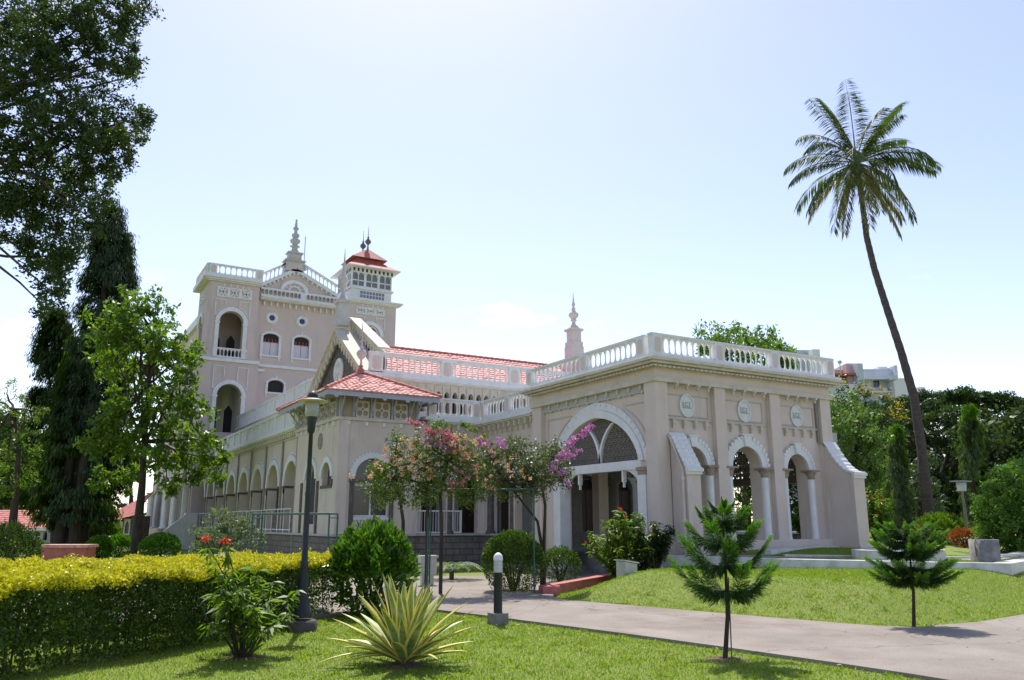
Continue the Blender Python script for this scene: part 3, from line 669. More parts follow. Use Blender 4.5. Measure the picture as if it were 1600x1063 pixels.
# buttresses with scale-carved copings and downpipes
def buttress(u0, u1, L, zw, zf, parent, curved):
    prof = []
    for k in range(9):
        t = k / 8; z = zw + (zf - zw) * (t if not curved else (1 - (1 - t) ** 1.9)); prof.append((-L * t, z))
    mm = MB(lambda d, u, z: (u, Y0 + d, z))
    mm.prism([(0.0, -.3)] + [(d, z) for d, z in prof] + [(-L, GZ), (-L - .05, GZ - .15), (-L - .05, -.3)], u0, u1)
    o = mm.build('buttress', WALL, parent)
    mm = MB(lambda d, u, z: (u, Y0 + d, z))
    for k in range(8):
        (d0, z0), (d1, z1) = prof[k], prof[k + 1]
        mm.prism([(d0, z0 + .002), (d0, z0 + .035), (d1 - .015, z1 + .062), (d1 - .015, z1 + .01)], u0 - .045, u1 + .045)
        for j in range(3):
            a = u0 - .05 + j * (u1 - u0 + .1) / 3; mm.prism([(d1 - .02, z1 + .0), (d1 - .02, z1 + .058), (d1 - .04, z1 + .05), (d1 - .04, z1 - .01)], a + .01, a + (u1 - u0 + .1) / 3 - .01)
    mm.box(-L - .10, .0, u0 - .06, u1 + .06, zf - .02, zf + .02) if False else None
    mm.box(-L - .09, -L + .02, u0 - .05, u1 + .05, zf - .06, zf + .03); mm.box(-L - .05, -L + .02, u0 - .03, u1 + .03, zf - .14, zf - .06)
    mm.build('coping', WHITE, o)
buttress(14.93, 15.40, .62, 4.0, 3.0, PAL, False)
buttress(21.22, 21.72, .95, 4.05, 3.05, PAL, True)
m = MB(); m.tube([(14.86, Y0 + .08, 5.72), (14.86, Y0 + .08, 4.05), (14.86, Y0 - .1, 3.85), (14.86, Y0 - .5, 3.0), (14.86, Y0 - .52, 2.6), (14.86, Y0 - .52, .75)], .04, 8)
for z in (2.7, 1.6): m.tube([(14.86, Y0 - .52, z), (14.86, Y0 - .52, z + .09)], .055, 8)
m.build('downpipe', WALL, PAL)
for x in (14.96, 21.12):
    m = MB(); m.tube([(x, Y0 + REC - .05, 5.75), (x, Y0 + REC - .05, 4.1 if x > 20 else 3.9)] + ([(x + .1, Y0 - .02, 3.95)] if x > 20 else []), .04, 8); m.build('downpipe', PIPEM, PAL)
# steps up to the verandah
m = MB()
for k in range(9): m.box(14.98, 21.1, 21.95 + .29 * k, 25.0, .0 if k == 0 else .135 * k + .002, .135 * (k + 1))
ST = m.build('steps', STEP, PAL)
m = MB()
for k in range(9): m.box(14.96, 21.12, 21.95 + .29 * k - .03, 21.95 + .29 * k + .05, .135 * (k + 1) + .002, .135 * (k + 1) + .02)
m.build('nosing', mat('nosing_stone', (.26, .245, .225), .7, (.20, .19, .17), 6), ST)
m = MB(); m.box(15.75, 16.05, 21.3, 23.2, 0, .62); m.box(15.7, 16.1, 21.25, 23.2, .62, .68); m.build('stair_cheek', CONC, PAL)

# ---------------- wing behind the porch (verandah walls A facing -X, B facing -Y), terrace
WX, WY, TZ, WC, WR = 14.85, 27.75, 1.2, 5.22, 6.22
m = MB(); m.slab([(9.02, 27.62), (9.02, 75), (30, 75), (30, 25.0), (14.87, 25.0), (14.87, WY + .02), (12.0, WY + .02), (12.0, 27.62)], -.6, TZ - .06)
m.box(14.87, 21.1, 24.5, 25.0, -.6, TZ - .06)
m.build('terrace_plinth', STONE, PAL)
m = MB(); m.slab([(8.94, 27.54), (8.94, 75), (30, 75), (30, 24.56), (14.8, 24.56), (14.8, WY - .06), (12.05, WY - .06), (12.05, 27.54)], TZ - .06, TZ + .012)
m.build('terrace_edge', mat('terrace_lip', (.50, .49, .46), .7, (.40, .39, .36), 6), PAL)
TA = TX(WX); TB = TY(WY)
m = MB(TA); opA = [(24.0 + .1, 25.3, TZ, rnd_arch(24.7, .6, 3.0)), (25.75, 27.15, TZ, rnd_arch(26.45, .7, 3.0))]
m.wall(Y1, WY + .3, TZ, WC, 0, .3, opA); m.T = TB; opB = [(12.3, 13.3, TZ, rnd_arch(12.8, .5, 3.0)), (13.65, 14.65, TZ, rnd_arch(14.15, .5, 3.0))]
m.wall(12.0, WX + .0, TZ, WC, 0, .3, opB)
m.T = TX(WX); m.box(Y1, WY, -.003, .02, 4.62, 4.66)
WW = m.build('wing_wall', WALL, PAL)
m = MB(TA)
for c, r in ((24.7, .6), (26.45, .7)): m.cut(); ring(m, c, r, r + .2, 3.0, -.05, .0)
m.T = TB
for c in (12.8, 14.15): m.cut(); ring(m, c, .5, .68, 3.0, -.05, 0)
m.build('arch_molding', WHITE, WW)
m = MB(TA)
for c in (25.52, 27.2): m.cut(); column(m, c, .05, TZ, 2.75, .13); capital(m, c, .05, 2.75, .14)
m.T = TB
for c in (13.47,): m.cut(); column(m, c, .05, TZ, 2.75, .12); capital(m, c, .05, 2.75, .13)
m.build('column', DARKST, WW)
m = MB(TA); cornice(m, Y1 + .3, WY - .31, WC, .3, .14); m.box(Y1 + .2, WY - .251, -.25, .3, WC + .14, WC + .26); m.T = TB
cornice(m, 12.5, WX, WC, .3, .14); m.box(12.3, WX + .0, -.25, .3, WC + .14, WC + .26); m.build('parapet_base', WHITE, PAL)
m = MB(TA)
for k in range(10): u = Y1 + .45 + k * .38; m.cut(); m.box(u - .05, u + .05, -.2, 0, WC - .2, WC); m.box(u - .04, u + .04, -.11, 0, WC - .34, WC - .2)
m.T = TB
for k in range(6): u = 12.55 + k * .38; m.cut(); m.box(u - .05, u + .05, -.2, 0, WC - .2, WC); m.box(u - .04, u + .04, -.11, 0, WC - .34, WC - .2)
m.build('console', CREAM, WW)
balustrade(TA, [23.85, 25.55, WY - .25], WC + .26, WR, -.1, PAL, [6, 7], pw=.3)
balustrade(TB, [12.6, WX - .4], WC + .26, WR - .003, -.1, PAL, 6, pw=.3)
m = MB(); m.box(12.0, 30, WY + .3, 31, 5.0, WC + .2); m.box(WX + .3, 30, Y1 - .1, WY + .3, 5.0, WC + .2); m.build('verandah_roof', INNER, PAL)
# inner wall of the verandah with door openings and dark interior
m = MB(TY(WY + 2.4)); ops = [(13.0 + k * 2.0, 14.0 + k * 2.0, TZ, pt_arch(13.5 + k * 2.0, .5, 3.1, .6)) for k in range(6)]
m.wall(12.0, 27, TZ, 5.0, 0, .3, ops); IW = m.build('inner_wall', INNER, PAL)
m = MB(TY(WY + 2.4))
for k in range(6): m.cut(); ring(m, 13.5 + k * 2, .5, .6, 3.1, -.04, 0, .6, .72, 'pt'); m.box(12.9 + k * 2, 13.0 + k * 2, -.04, 0, TZ, 3.1); m.box(14.0 + k * 2, 14.1 + k * 2, -.04, 0, TZ, 3.1)
m.build('door_molding', mat('door_trim', (.36, .37, .38), .7), IW)
m = MB(TY(WY + 2.4))
for k in range(6): m.cut(); m.box(13.02 + k * 2, 13.98 + k * 2, .16, .2, TZ, 3.05); m.box(13.49 + k * 2, 13.51 + k * 2, .14, .16, TZ, 3.05)
m.build('door', mat('door_timber', (.07, .03, .022), .6, (.045, .022, .018), 5), IW)
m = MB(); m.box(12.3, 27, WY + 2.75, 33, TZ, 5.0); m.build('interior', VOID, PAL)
m = MB(TY(25.0))
for k in range(4): m.cut(); column(m, 15.6 + k * 1.7, 0, TZ, 2.9, .2); capital(m, 15.6 + k * 1.7, 0, 2.9, .2, .3); m.box(15.6 + k * 1.7 - .28, 15.6 + k * 1.7 + .28, -.25, .25, 3.2, 5.0)
m.build('verandah_column', mat('inner_column', (.30, .28, .25), .8, (.24, .22, .2), 5), PAL)
# grille railing of wing B
def grille(T_, u0, u1, z0, z1, d, parent, step=.11, mt=None):
    mm = MB(T_); mm.box(u0, u1, d - .025, d + .025, z1 - .05, z1); mm.box(u0, u1, d - .02, d + .02, z0, z0 + .05)
    n = int((u1 - u0) / step)
    for i in range(n + 1): u = u0 + (u1 - u0) * i / n; mm.box(u - .008, u + .008, d - .008, d + .008, z0 + .05, z1 - .05)
    for u in (u0, u1): mm.box(u - .04, u + .04, d - .03, d + .03, z0, z1)
    return mm.build('railing', mt or WHITE, parent)
grille(TB, 12.1, 13.9, TZ + .03, 2.05, -.04, PAL)

# ---------------- corner pavilion
PXa, PYa = 9.0, 27.6; PXb, PYb = 12.05, 32.85
TPF = TY(PYa); TPS = TX(PXa); PB = 5.20
m = MB(TPF)
m.wall(PXa, PXb, TZ, PB, 0, .35, [(10.32 - .64, 10.32 + .64, 1.78, rnd_arch(10.32, .64, 3.2))])
m.box(PXa - .0, PXa + .38, -.06, 0, TZ, PB - .05)
m.T = TPS; sc = [(28.65, .52), (30.6, .62)]
m.wall(PYa + .35, PYb, TZ, PB, 0, .35, [(c - r, c + r, 2.9 if i == 0 else TZ + .35, rnd_arch(c, r, 3.2)) for i, (c, r) in enumerate(sc)])
PV = m.build('pavilion_wall', WALL, PAL)
m = MB(TPF); ring(m, 10.32, .64, .84, 3.2, -.06, .0)
for k in range(19): a = math.pi * (k + .5) / 19; m.box(10.32 + .84 * math.cos(a) - .035, 10.32 + .84 * math.cos(a) + .035, -.07, -.01, 3.2 + .84 * math.sin(a) - .035, 3.2 + .84 * math.sin(a) + .035)
m.T = TPS
for c, r in sc: m.cut(); ring(m, c, r, r + .2, 3.2, -.06, 0)
m.build('arch_molding', WHITE, PV)
m = MB(TPF); m.box(9.69, 10.95, .16, .19, 1.85, 3.84); m.build('pane', GLASS, PV)
m = MB(TPF)
for a, b, c, d in ((9.66, 10.98, 2.86, 2.98), (9.66, 10.98, 1.78, 1.86)): m.box(a, b, .08, .2, c, d)
for u in (9.66, 10.29, 10.93): m.box(u, u + .055, .1, .16, 1.86, 2.86)
m.box(9.6, 11.04, -.03, .1, 1.70, 1.78)
m.build('window_frame', WHITE, PV)
m = MB(TPF)
m.box(9.5, 9.66, -.05, .02, TZ, 3.08); m.box(10.98, 11.14, -.05, .02, TZ, 3.08); m.box(9.47, 11.17, -.06, .06, 2.98, 3.10)
m.T = TPS
for u in (27.95, 29.55, 31.6): m.cut(); m.box(u, u + .2, -.05, .1, 2.9 if u < 29 else TZ, 3.1)
m.box(28.0, 29.3, -.04, .12, 2.8, 2.9)
m.build('stone_jamb', DARKST, PV)
m = MB(TPS); m.box(28.14, 29.16, .2, .24, 2.9, 3.75); m.cut(); m.box(29.98, 31.22, .2, .24, TZ + .3, 3.8); m.build('pane', GLASS, PV)
m = MB(TPF); m.box(PXa - .08, PXb + .08, -.09, .1, PB - .05, PB + .06); m.T = TPS; m.box(PYa + .1, PYb + .02, -.09, .1, PB - .05, PB + .06); m.build('string_course', CREAM, PV)
m = MB(TPF)
for k in range(5): u = 9.35 + k * .66; m.cut(); m.box(u - .05, u + .05, -.1, 0, PB - .22, PB - .08)
m.T = TPS
for k in range(8): u = 27.95 + k * .66; m.cut(); m.box(u - .05, u + .05, -.1, 0, PB - .22, PB - .08)
m.build('console', WHITE, PV)
m = MB(); m.lathe([(.30, 0), (.30, .04), (.24, .05), (.22, .03)], (0, 0, 0), 24)
m.v = [(PXa - z, 29.6 + x * .8, 4.55 + y) for x, y, z in m.v]; m.build('medallion', CAPST, PV)
# clerestory of pierced panels and eave struts
def holes(m, u, z, w, h, r, d0, d1):    # panel with four round holes and a small centre one, drawn as a plate with real rims
    pass
def quatre(T_, u0, u1, z0, z1, d, parent):
    mm = MB(T_); w = u1 - u0; h = z1 - z0; n = 26
    # plate cut into vertical strips so the circles are real holes
    cs = [(u0 + w * .28, z0 + h * .27), (u0 + w * .72, z0 + h * .27), (u0 + w * .28, z0 + h * .73), (u0 + w * .72, z0 + h * .73), (u0 + w * .5, z0 + h * .5)]
    rs = [min(w, h) * .19] * 4 + [min(w, h) * .08]
    for i in range(n):
        a = u0 + w * i / n; b = u0 + w * (i + 1) / n; uc = (a + b) / 2; cut = []
        for (cu, cz), r in zip(cs, rs):
            if abs(uc - cu) < r: q = math.sqrt(r * r - (uc - cu) ** 2); cut.append((cz - q, cz + q))
        z = z0
        for c0, c1 in sorted(cut):
            if c0 > z: mm.box(a, b, d, d + .05, z, c0)
            z = max(z, c1)
        mm.box(a, b, d, d + .05, z, z1)
    return mm
m = MB(TPF); mm_ = []
for a, b in ((9.62, 10.12), (10.28, 10.92), (11.08, 11.6)):
    m.cut(); q = quatre(TPF, a, b, PB + .07, 5.88, .0, None); o_ = len(m.v); m.v += q.v; m.f += [[o_ + i for i in f] for f in q.f]; m.mi += q.mi; m.sm += q.sm
for k in range(7):
    a = 28.0 + k * .68; m.cut(); q = quatre(TPS, a, a + .54, PB + .07, 5.88, .0, None); o_ = len(m.v); m.v += q.v; m.f += [[o_ + i for i in f] for f in q.f]; m.mi += q.mi; m.sm += q.sm
m.build('pierced_panel', CREAM, PV)
m = MB(TPF); m.box(PXa + .02, PXb - .05, .07, .12, PB, 6.0); m.T = TPS; m.box(PYa + .13, PYb - .05, .07, .12, PB, 6.0); m.build('clerestory_wall', mat('clerestory_plaster', (.40, .33, .25), .85, (.34, .28, .21), 4), PV)
m = MB(TPF)
for u in (9.02, 9.5, 10.16, 10.96, 11.66, 11.95):
    m.cut(); m.box(u, u + .08, -.02, .07, PB + .06, 6.0)
    m.bar((u + .04, -.02, PB + .25), (u + .04, -.42, 5.98), .05)
m.T = TPS
for k in range(8):
    u = 27.85 + k * .68; m.cut(); m.box(u, u + .08, -.02, .07, PB + .06, 6.0); m.bar((u + .04, -.02, PB + .25), (u + .04, -.42, 5.98), .05)
m.build('eave_strut', LILAC, PV)
EX0, EX1, EY0, EY1, EZ = 8.3, 12.55, 26.85, 33.3, 6.0
m = MB(); m.box(EX0 + .02, EX1 - .02, EY0 + .02, EY1 - .02, EZ + .02, EZ + .08); m.build('soffit', LILAC, PV)
m = MB()
m.box(EX0, EX1, EY0, EY0 + .04, EZ - .10, EZ + .08); m.box(EX0, EX0 + .04, EY0 + .041, EY1, EZ - .10, EZ + .08); m.box(EX1 - .04, EX1, EY0 + .041, EY1, EZ - .10, EZ + .08)
for k in range(5):
    u = EX0 + .3 + k * .9; m.lathe([(.07, 0), (.07, .02)], (0, 0, 0), 10); n0 = len(m.v) - 40
m.f = [f for f in m.f if max(f) < 24]; m.mi = m.mi[:len(m.f)]; m.sm = m.sm[:len(m.f)]; m.v = m.v[:24]
for k in range(5): u = EX0 + .35 + k * .88; m.prism([(u - .09, EZ - .1), (u - .05, EZ - .16), (u, EZ - .18), (u + .05, EZ - .16), (u + .09, EZ - .1)], EY0 + .003, EY0 + .037)
m.T = lambda u, d, z: (d, u, z)
for k in range(7): u = EY0 + .4 + k * .88; m.prism([(u - .09, EZ - .1), (u - .05, EZ - .16), (u, EZ - .18), (u + .05, EZ - .16), (u + .09, EZ - .1)], EX0 + .003, EX0 + .037)
m.build('fascia', LILAC, PV)
ap = (10.35, 29.35, 7.18); ap2 = (10.35, 30.3, 7.18)
c00 = (EX0 - .05, EY0 - .05, EZ + .08); c10 = (EX1 + .05, EY0 - .05, EZ + .08); c11 = (EX1 + .05, EY1 + .05, EZ + .08); c01 = (EX0 - .05, EY1 + .05, EZ + .08)
PR = tile_roof('pavilion_roof', [(c00, c10, ap, ap), (c01, c00, ap, ap2), (c10, c11, ap2, ap), (c11, c01, ap2, ap2)], .2, .24, PAL)
m = MB()
for a in (c00, c10): ridge(m, (a[0], a[1], a[2] + .05), (ap[0], ap[1], ap[2] + .07), .075)
for a in (c01, c11): ridge(m, (a[0], a[1], a[2] + .05), (ap2[0], ap2[1], ap2[2] + .07), .075)
ridge(m, (ap[0], ap[1], ap[2] + .07), (ap2[0], ap2[1], ap2[2] + .07), .08); m.lathe([(.16, 0), (.12, .1), (.15, .14), (.06, .22), (.1, .28), (.02, .36)], (ap[0], ap[1], ap[2] + .02), 10)
m.build('hip_tile', TILED, PR)
m = MB(); m.lathe([(.05, 0), (.04, .25), (.13, .34), (.2, .5), (.15, .62), (.05, .68), (.09, .74), (.04, .82), (.018, 1.25), (.03, 1.3), (.012, 1.7)], (ap[0], ap[1], ap[2] + .3), 12)
for s_ in (-1, 1):
    for zz in (.6, .95): m.bar((ap[0], ap[1], ap[2] + .3 + zz), (ap[0], ap[1] + s_ * .17, ap[2] + .36 + zz), .03)
m.build('finial', mat('finial_paint', (.60, .50, .50), .6, (.52, .44, .44), 8), PR)

# ---------------- long arcade facing -X
AX = 9.12; TAR = TX(AX); AC_ = [33.75 + 2.92 * k for k in range(8)]; RI = .98
m = MB(TAR); m.wall(PYb, 56, TZ, 5.28, 0, .42, [(c - RI, c + RI, TZ, rnd_arch(c, RI, 3.12)) for c in AC_ if c < 55])
for c in AC_: m.box(c + 1.30, c + 1.52, -.05, 0, TZ, 5.1) if False else None
AW = m.build('arcade_wall', WALL, PAL)
m = MB(TAR)
for c in AC_: m.cut(); ring(m, c, RI, RI + .24, 3.12, -.07, 0); ring(m, c, RI + .30, RI + .35, 3.12, -.03, 0)
m.build('arch_molding', WHITE, AW)
m = MB(TAR)
for c in AC_:
    for s_ in (-1, 1): m.cut(); u = c + s_ * (RI + .16); m.box(u - .17, u + .17, -.02, .44, 3.02, 3.12); m.box(u - .15, u + .15, .0, .42, 2.82, 3.02); m.box(u - .14, u + .05 if s_ > 0 else u + .14, -.01, .30, TZ, 2.82)
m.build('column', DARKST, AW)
m = MB(TAR)
for k, c in enumerate(AC_[:-1]):
    for q in (1.40, 1.50): m.tube([(AX - .05, c + q, 5.2), (AX - .05, c + q, TZ)], .035, 6) if False else None
m.T = ID
for k, c in enumerate(AC_[:-1]): m.cut(); m.tube([(AX - .06, c + 1.46, 5.25), (AX - .06, c + 1.46, TZ - .9)], .045, 6)
m.cut(); m.tube([(AX - .1, 32.75, 5.25), (AX - .1, 32.75, .2)], .05, 6)
m.build('downpipe', PIPEM, PAL)
m = MB(TAR)
for k in range(70): u = 32.95 + k * .32; m.box(u, u + .14, -.14, 0, 5.1, 5.27)
m.box(32.9, 55, -.06, 0, 5.02, 5.08)
m.build('dentil', CREAM, AW)
m = MB(TAR); cornice(m, PYb + .05, 56, 5.28, .26, .14); m.box(PYb + .05, 56, -.22, .25, 5.42, 5.56); m.box(PYb + .05, 56, -.10, .1, 5.56, 6.20); m.box(PYb + .05, 56, -.17, .16, 6.20, 6.31)
for k in range(16): u = 33.4 + k * 1.46; m.box(u, u + .26, -.16, .15, 5.56, 6.2)
m.build('parapet', WHITE, PAL)
m = MB(); m.box(9.2, 11.3, PYb, 56, 5.1, 5.4); m.box(9.2, 13.5, PYa + .3, PYb, 5.0, 5.15); m.build('verandah_roof', INNER, PAL)
m = MB(TX(11.6)); m.wall(28.0, 56, TZ, 5.1, 0, .3, [(33.2 + k * 1.95, 34.1 + k * 1.95, TZ, pt_arch(33.65 + k * 1.95, .45, 3.0, .6)) for k in range(11)]); m.build('inner_wall', INNER, PAL)
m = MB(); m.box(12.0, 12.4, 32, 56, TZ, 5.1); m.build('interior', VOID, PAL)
# dado and pipe railing along the arcade
m = MB(TAR); 
for c in AC_: m.cut(); m.box(c - RI + .02, c + RI - .02, .3, .4, TZ, 1.95)
m.build('dado', STONE, AW)
m = MB(); m.tube([(8.98, 33.0, 2.15), (8.98, 54, 2.15)], .028, 6); m.tube([(8.98, 33.0, TZ + .12), (8.98, 54, TZ + .12)], .03, 6)
for k in range(22): m.tube([(8.98, 33.1 + k * .97, TZ), (8.98, 33.1 + k * .97, 2.15)], .026, 6)
m.build('railing', WHITE, PAL)

# ---------------- upper storey block with cusped gallery, balustrade and tiled roof
UX, UY = 11.25, 31.0
TUF = TY(UY); TUS = TX(UX)
m = MB(TUF); pit = .385
m.wall(UX, 24, 5.2, 7.42, 0, .35, [(UX + .75 + k * pit, UX + .75 + k * pit + .25, 6.15, pt_arch(UX + .875 + k * pit, .125, 6.85, .22)) for k in range(30)], 8)
m.T = TUS; m.box(UY + .35, 56, 0, .35, 5.2, 7.62)
UW = m.build('upper_wall', CREAM, PAL)
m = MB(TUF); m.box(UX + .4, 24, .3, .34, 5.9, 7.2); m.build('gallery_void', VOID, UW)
m = MB(TUF)
for k in range(31): m.cut(); u = UX + .685 + k * pit; m.box(u - .03, u + .03, -.04, 0, 6.2, 7.3)
m.build('gallery_pilaster', CREAM, UW)
m = MB(TUF); cornice(m, UX, 24, 7.36, .26, .12, 1, 0); m.box(UX - .2, 24, -.22, .3, 7.48, 7.60); m.build('parapet_base', WHITE, PAL)
balustrade(TUF, [UX + .3, 14.75, 18.1, 21.4], 7.60, 8.48, -.04, PAL, [10, 10, 10], pw=.56, r=.07)
m = MB(TUS); m.box(37.5, 56, -.1, .35, 7.62, 7.74); m.box(37.5, 56, 0, .2, 7.74, 8.45); m.box(37.5, 56, -.06, .26, 8.45, 8.56)
for k in range(9): m.box(38 + k * 2, 38.3 + k * 2, -.05, .25, 7.74, 8.5)
m.build('parapet', WHITE, PAL)
RX0, RX1 = 12.2, 24.0
tile_roof('wing_roof', [((RX0, UY + .55, 7.62), (RX1, UY + .55, 7.62), (RX1, 35.0, 9.62), (RX0 + .8, 35.0, 9.62))], .22, .30, PAL)
tile_roof('wing_roof', [((RX0, 39.4, 7.62), (RX0, UY + .55, 7.62), (RX0 + .8, 35.0, 9.62), (RX0 + .8, 35.0, 9.62))], .22, .30, PAL)
m = MB(); ridge(m, (RX0 + .8, 35, 9.66), (RX1, 35, 9.66), .09); m.build('ridge_tile', TILED, PAL)
m = MB(); m.box(UX + .35, 24, UY + .35, 39, 5.2, 7.5); m.build('roof_deck', CREAM, PAL)

# ---------------- gables with spires
def spire(m, c, z, s=1., w=1.):
    i0 = len(m.v)
    s *= .98
    m.box(c[0] - .42 * s, c[0] + .42 * s, c[1] - .42 * s, c[1] + .42 * s, z, z + .32 * s)
    m.box(c[0] - .34 * s, c[0] + .34 * s, c[1] - .34 * s, c[1] + .34 * s, z + .32 * s, z + 1.05 * s)
    m.box(c[0] - .45 * s, c[0] + .45 * s, c[1] - .45 * s, c[1] + .45 * s, z + 1.05 * s, z + 1.2 * s)
    m.lathe([(.42 * s, 0), (.3 * s, .18 * s), (.13 * s, .32 * s), (.12 * s, .52 * s), (.22 * s, .6 * s), (.15 * s, .66 * s), (.2 * s, .74 * s), (.31 * s, .86 * s), (.33 * s, .98 * s), (.27 * s, 1.1 * s), (.14 * s, 1.2 * s), (.10 * s, 1.3 * s), (.15 * s, 1.36 * s), (.08 * s, 1.44 * s), (.07 * s, 1.55 * s), (.13 * s, 1.66 * s), (.09 * s, 1.76 * s), (.055 * s, 1.85 * s), (.012 * s, 2.5 * s)], (c[0], c[1], z + 1.2 * s), 14)
    m.v[i0:] = [(c[0] + (x_ - c[0]) * w, c[1] + (y_ - c[1]) * w, z_) for x_, y_, z_ in m.v[i0:]]
def gable(xf, yc, half, zfoot, zap, depth, parent):
    """gable looking to -X with barge boards; slope coping of given depth"""
    T_ = TX(xf)
    mm = MB(T_); mm.prism([(yc - half, zfoot - 2), (yc - half, zfoot), (yc, zap), (yc + half, zfoot), (yc + half, zfoot - 2)], .25, depth)
    g = mm.build('gable', SHING, parent)
    mm = MB(T_); th = .26
    for s_ in (-1, 1):
        a = (yc + s_ * (half + .1), zfoot - .06); b = (yc, zap + .0)
        mm.band([a, b], [(a[0], a[1] + th), (b[0], b[1] + th)], -.0, .10)            # barge board
        mm.band([(a[0], a[1] + th), (b[0], b[1] + th)], [(a[0], a[1] + th + .10), (b[0], b[1] + th + .10)], -.1, depth + .1)   # coping slab
        n = 11
        for k in range(n):
            t = (k + .5) / n; u = a[0] + (b[0] - a[0]) * t; z = a[1] + (b[1] - a[1]) * t; w = half / n * .42
            mm.prism([(u - w, z - s_ * w * (b[1] - a[1]) / half + .02 if False else z + .02), (u + w, z + .02), (u + w * .6, z - .22), (u, z - .30), (u - w * .6, z - .22)], .01, .08)
    mm.build('bargeboard', CREAM, g)
    return g
G1 = gable(11.0, 34.7, 3.75, 7.35, 9.82, .75, PAL)
G2 = gable(11.8, 35.0, 3.75, 8.45, 10.5, .34, PAL)
m = MB(); m.lathe([(.62, 0), (.62, .06), (.5, .1), (.46, .05), (.2, .05), (.16, .08), (.0001, .08)], (0, 0, 0), 28)
for k in range(8):
    a = math.pi * k / 4; m.bar((.15 * math.cos(a), .15 * math.sin(a), .08), (.48 * math.cos(a), .48 * math.sin(a), .08), .04)
m.v = [(11.24 - z, 34.75 + x * 1.0, 8.25 + y * .95) for x, y, z in m.v]; m.build('medallion', WHITE, G1)
m = MB(); spire(m, (11.3, 34.9), 10.35, 1.03, .7); m.build('spire', mat('spire_paint', (.55, .55, .54), .6, (.48, .46, .44), 8, stain=(3, (.5, .75), (.3, .27, .24), (1, 1, .5), .7)), G1)
def far_pt(px, py, D): return at(px, py, D)
sp = at(897, 540, 41)
m = MB(); spire(m, (sp[0], sp[1]), sp[2] - .1, .82); m.box(sp[0] - .36, sp[0] + .36, sp[1] - .36, sp[1] + .36, sp[2] - 2.2, sp[2] - .1)
m.build('spire', mat('spire_haze_pink', (.68, .62, .60), .7, (.60, .52, .49), 8), PAL)  # pinkish distance haze is put into this spire's base colour
m = MB(TX(sp[0] - .3)); m.prism([(sp[1] - 3.5, 8.2), (sp[1], sp[2] - .6), (sp[1] + 3.5, 8.2)], 0, .5); m.T = ID; m.box(sp[0] - .3, sp[0] + .3, sp[1] - 3.5, sp[1] + 3.5, 5, 8.2); m.build('gable', CREAM, PAL)

# ---------------- main block (tower bays, pediment, belvedere)
BY = 55.0; BX0, BX1 = 8.62, 21.95; TM = TY(BY); TS = TX(BX0)
m = MB(TM)
def arc2(c, r, zs): return rnd_arch(c, r, zs)
# SW bay
m.wall(BX0, 12.15, TZ - 1.5, 12.0, 0, .5, [(9.62, 11.2, 7.35, arc2(10.41, .79, 9.77))])
m.wall(BX0, 11.9, 12.0, 17.6, 0, .5, [(9.42, 10.98, 12.3, arc2(10.2, .78, 14.72))])
# middle
m.wall(12.15, 18.0, 4, 12.0, .45, .9, [(12.98, 14.06, 10.3, seg_arch(13.52, .54, 10.85, .3)), (15.2, 16.2, 10.3, seg_arch(15.7, .5, 10.85, .3))])
m.wall(11.9, 18.0, 12.0, 16.7, .45, .9, [(12.45, 13.53, 12.85, seg_arch(12.99, .54, 14.1, .28)), (14.58, 15.66, 12.85, seg_arch(15.12, .54, 14.1, .28))])
# SE tower
m.wall(18.0, BX1, 12.0, 17.5, 0, .5, [(19.15, 20.75, 14.0, arc2(19.95, .8, 14.95))])
m.box(18.0, BX1, 0, .5, 4, 12.0); m.prism([(BX1, 4), (BX1 + .7, 4), (BX1 + .7, 13.6), (BX1, 14.3)], .1, .6)
m.T = ID
m.box(BX1 - .5, BX1, BY + .5, 75, 4, 17.5)
m.T = TS
yb = [58.0, 62.4, 66.8, 71.2]
for z0, z1, zb, zs, r in ((TZ - 1.5, 6.1, TZ, 3.9, 1.3), (6.1, 12.0, 7.35, 9.77, 1.0)):
    m.wall(BY + .5, 75, z0, z1, 0, .5, [(y - r, y + r, zb, arc2(y, r, zs)) for y in yb])
m.wall(BY + .5, 58.9, 12.0, 17.6, 0, .5, [(56.5, 57.9, 12.3, arc2(57.2, .7, 14.72))])
m.wall(58.9, 75, 12.0, 16.3, .9, 1.4, [(y - 1, y + 1, 12.9, arc2(y, 1.0, 14.5)) for y in yb[1:]]); m.box(58.4, 58.9, .5, 3.05, 12.0, 17.3)
MBW = m.build('tower_wall', WALLP, PAL)
m = MB(); m.box(BX0 + 3.0, BX1 - .6, BY + 2.5, 74, TZ, 17.4); m.box(BX0 + 1.4, BX1 - .6, 58.9, 74.5, 16.0, 16.25); m.box(BX0 + .5, 12.0, BY + .5, 58.4, 17.3, 17.6); m.box(BX0, BX0 + .9, 58.9, 75, 11.9, 12.0); m.box(BX0 + .5, 12.2, BY + .5, 74, 12.0, 12.25); m.box(BX0 + .5, 12.2, BY + .5, 74, 6.3, 6.6); m.box(12.2, 18, BY + .92, BY + 1.1, 4, 16.7)
m.box(12.1, 12.3, BY + .5, BY + 2.5, 4, 17.3); m.box(18.0, 18.2, BY + .5, BY + 2.5, 4, 17.3)
m.build('inner_wall', INNER, PAL)
m = MB(TY(BY + 2.5))
for u, z in ((9.9, 7.4), (10.9, 7.4), (9.7, 12.3), (10.7, 12.3)): m.cut(); m.prism([(u - .27, z), (u + .27, z), (u + .27, z + 1.7), (u, z + 2.1), (u - .27, z + 1.7)], -.03, 0)
m.build('door', VOID, PAL)
m = MB(TM)
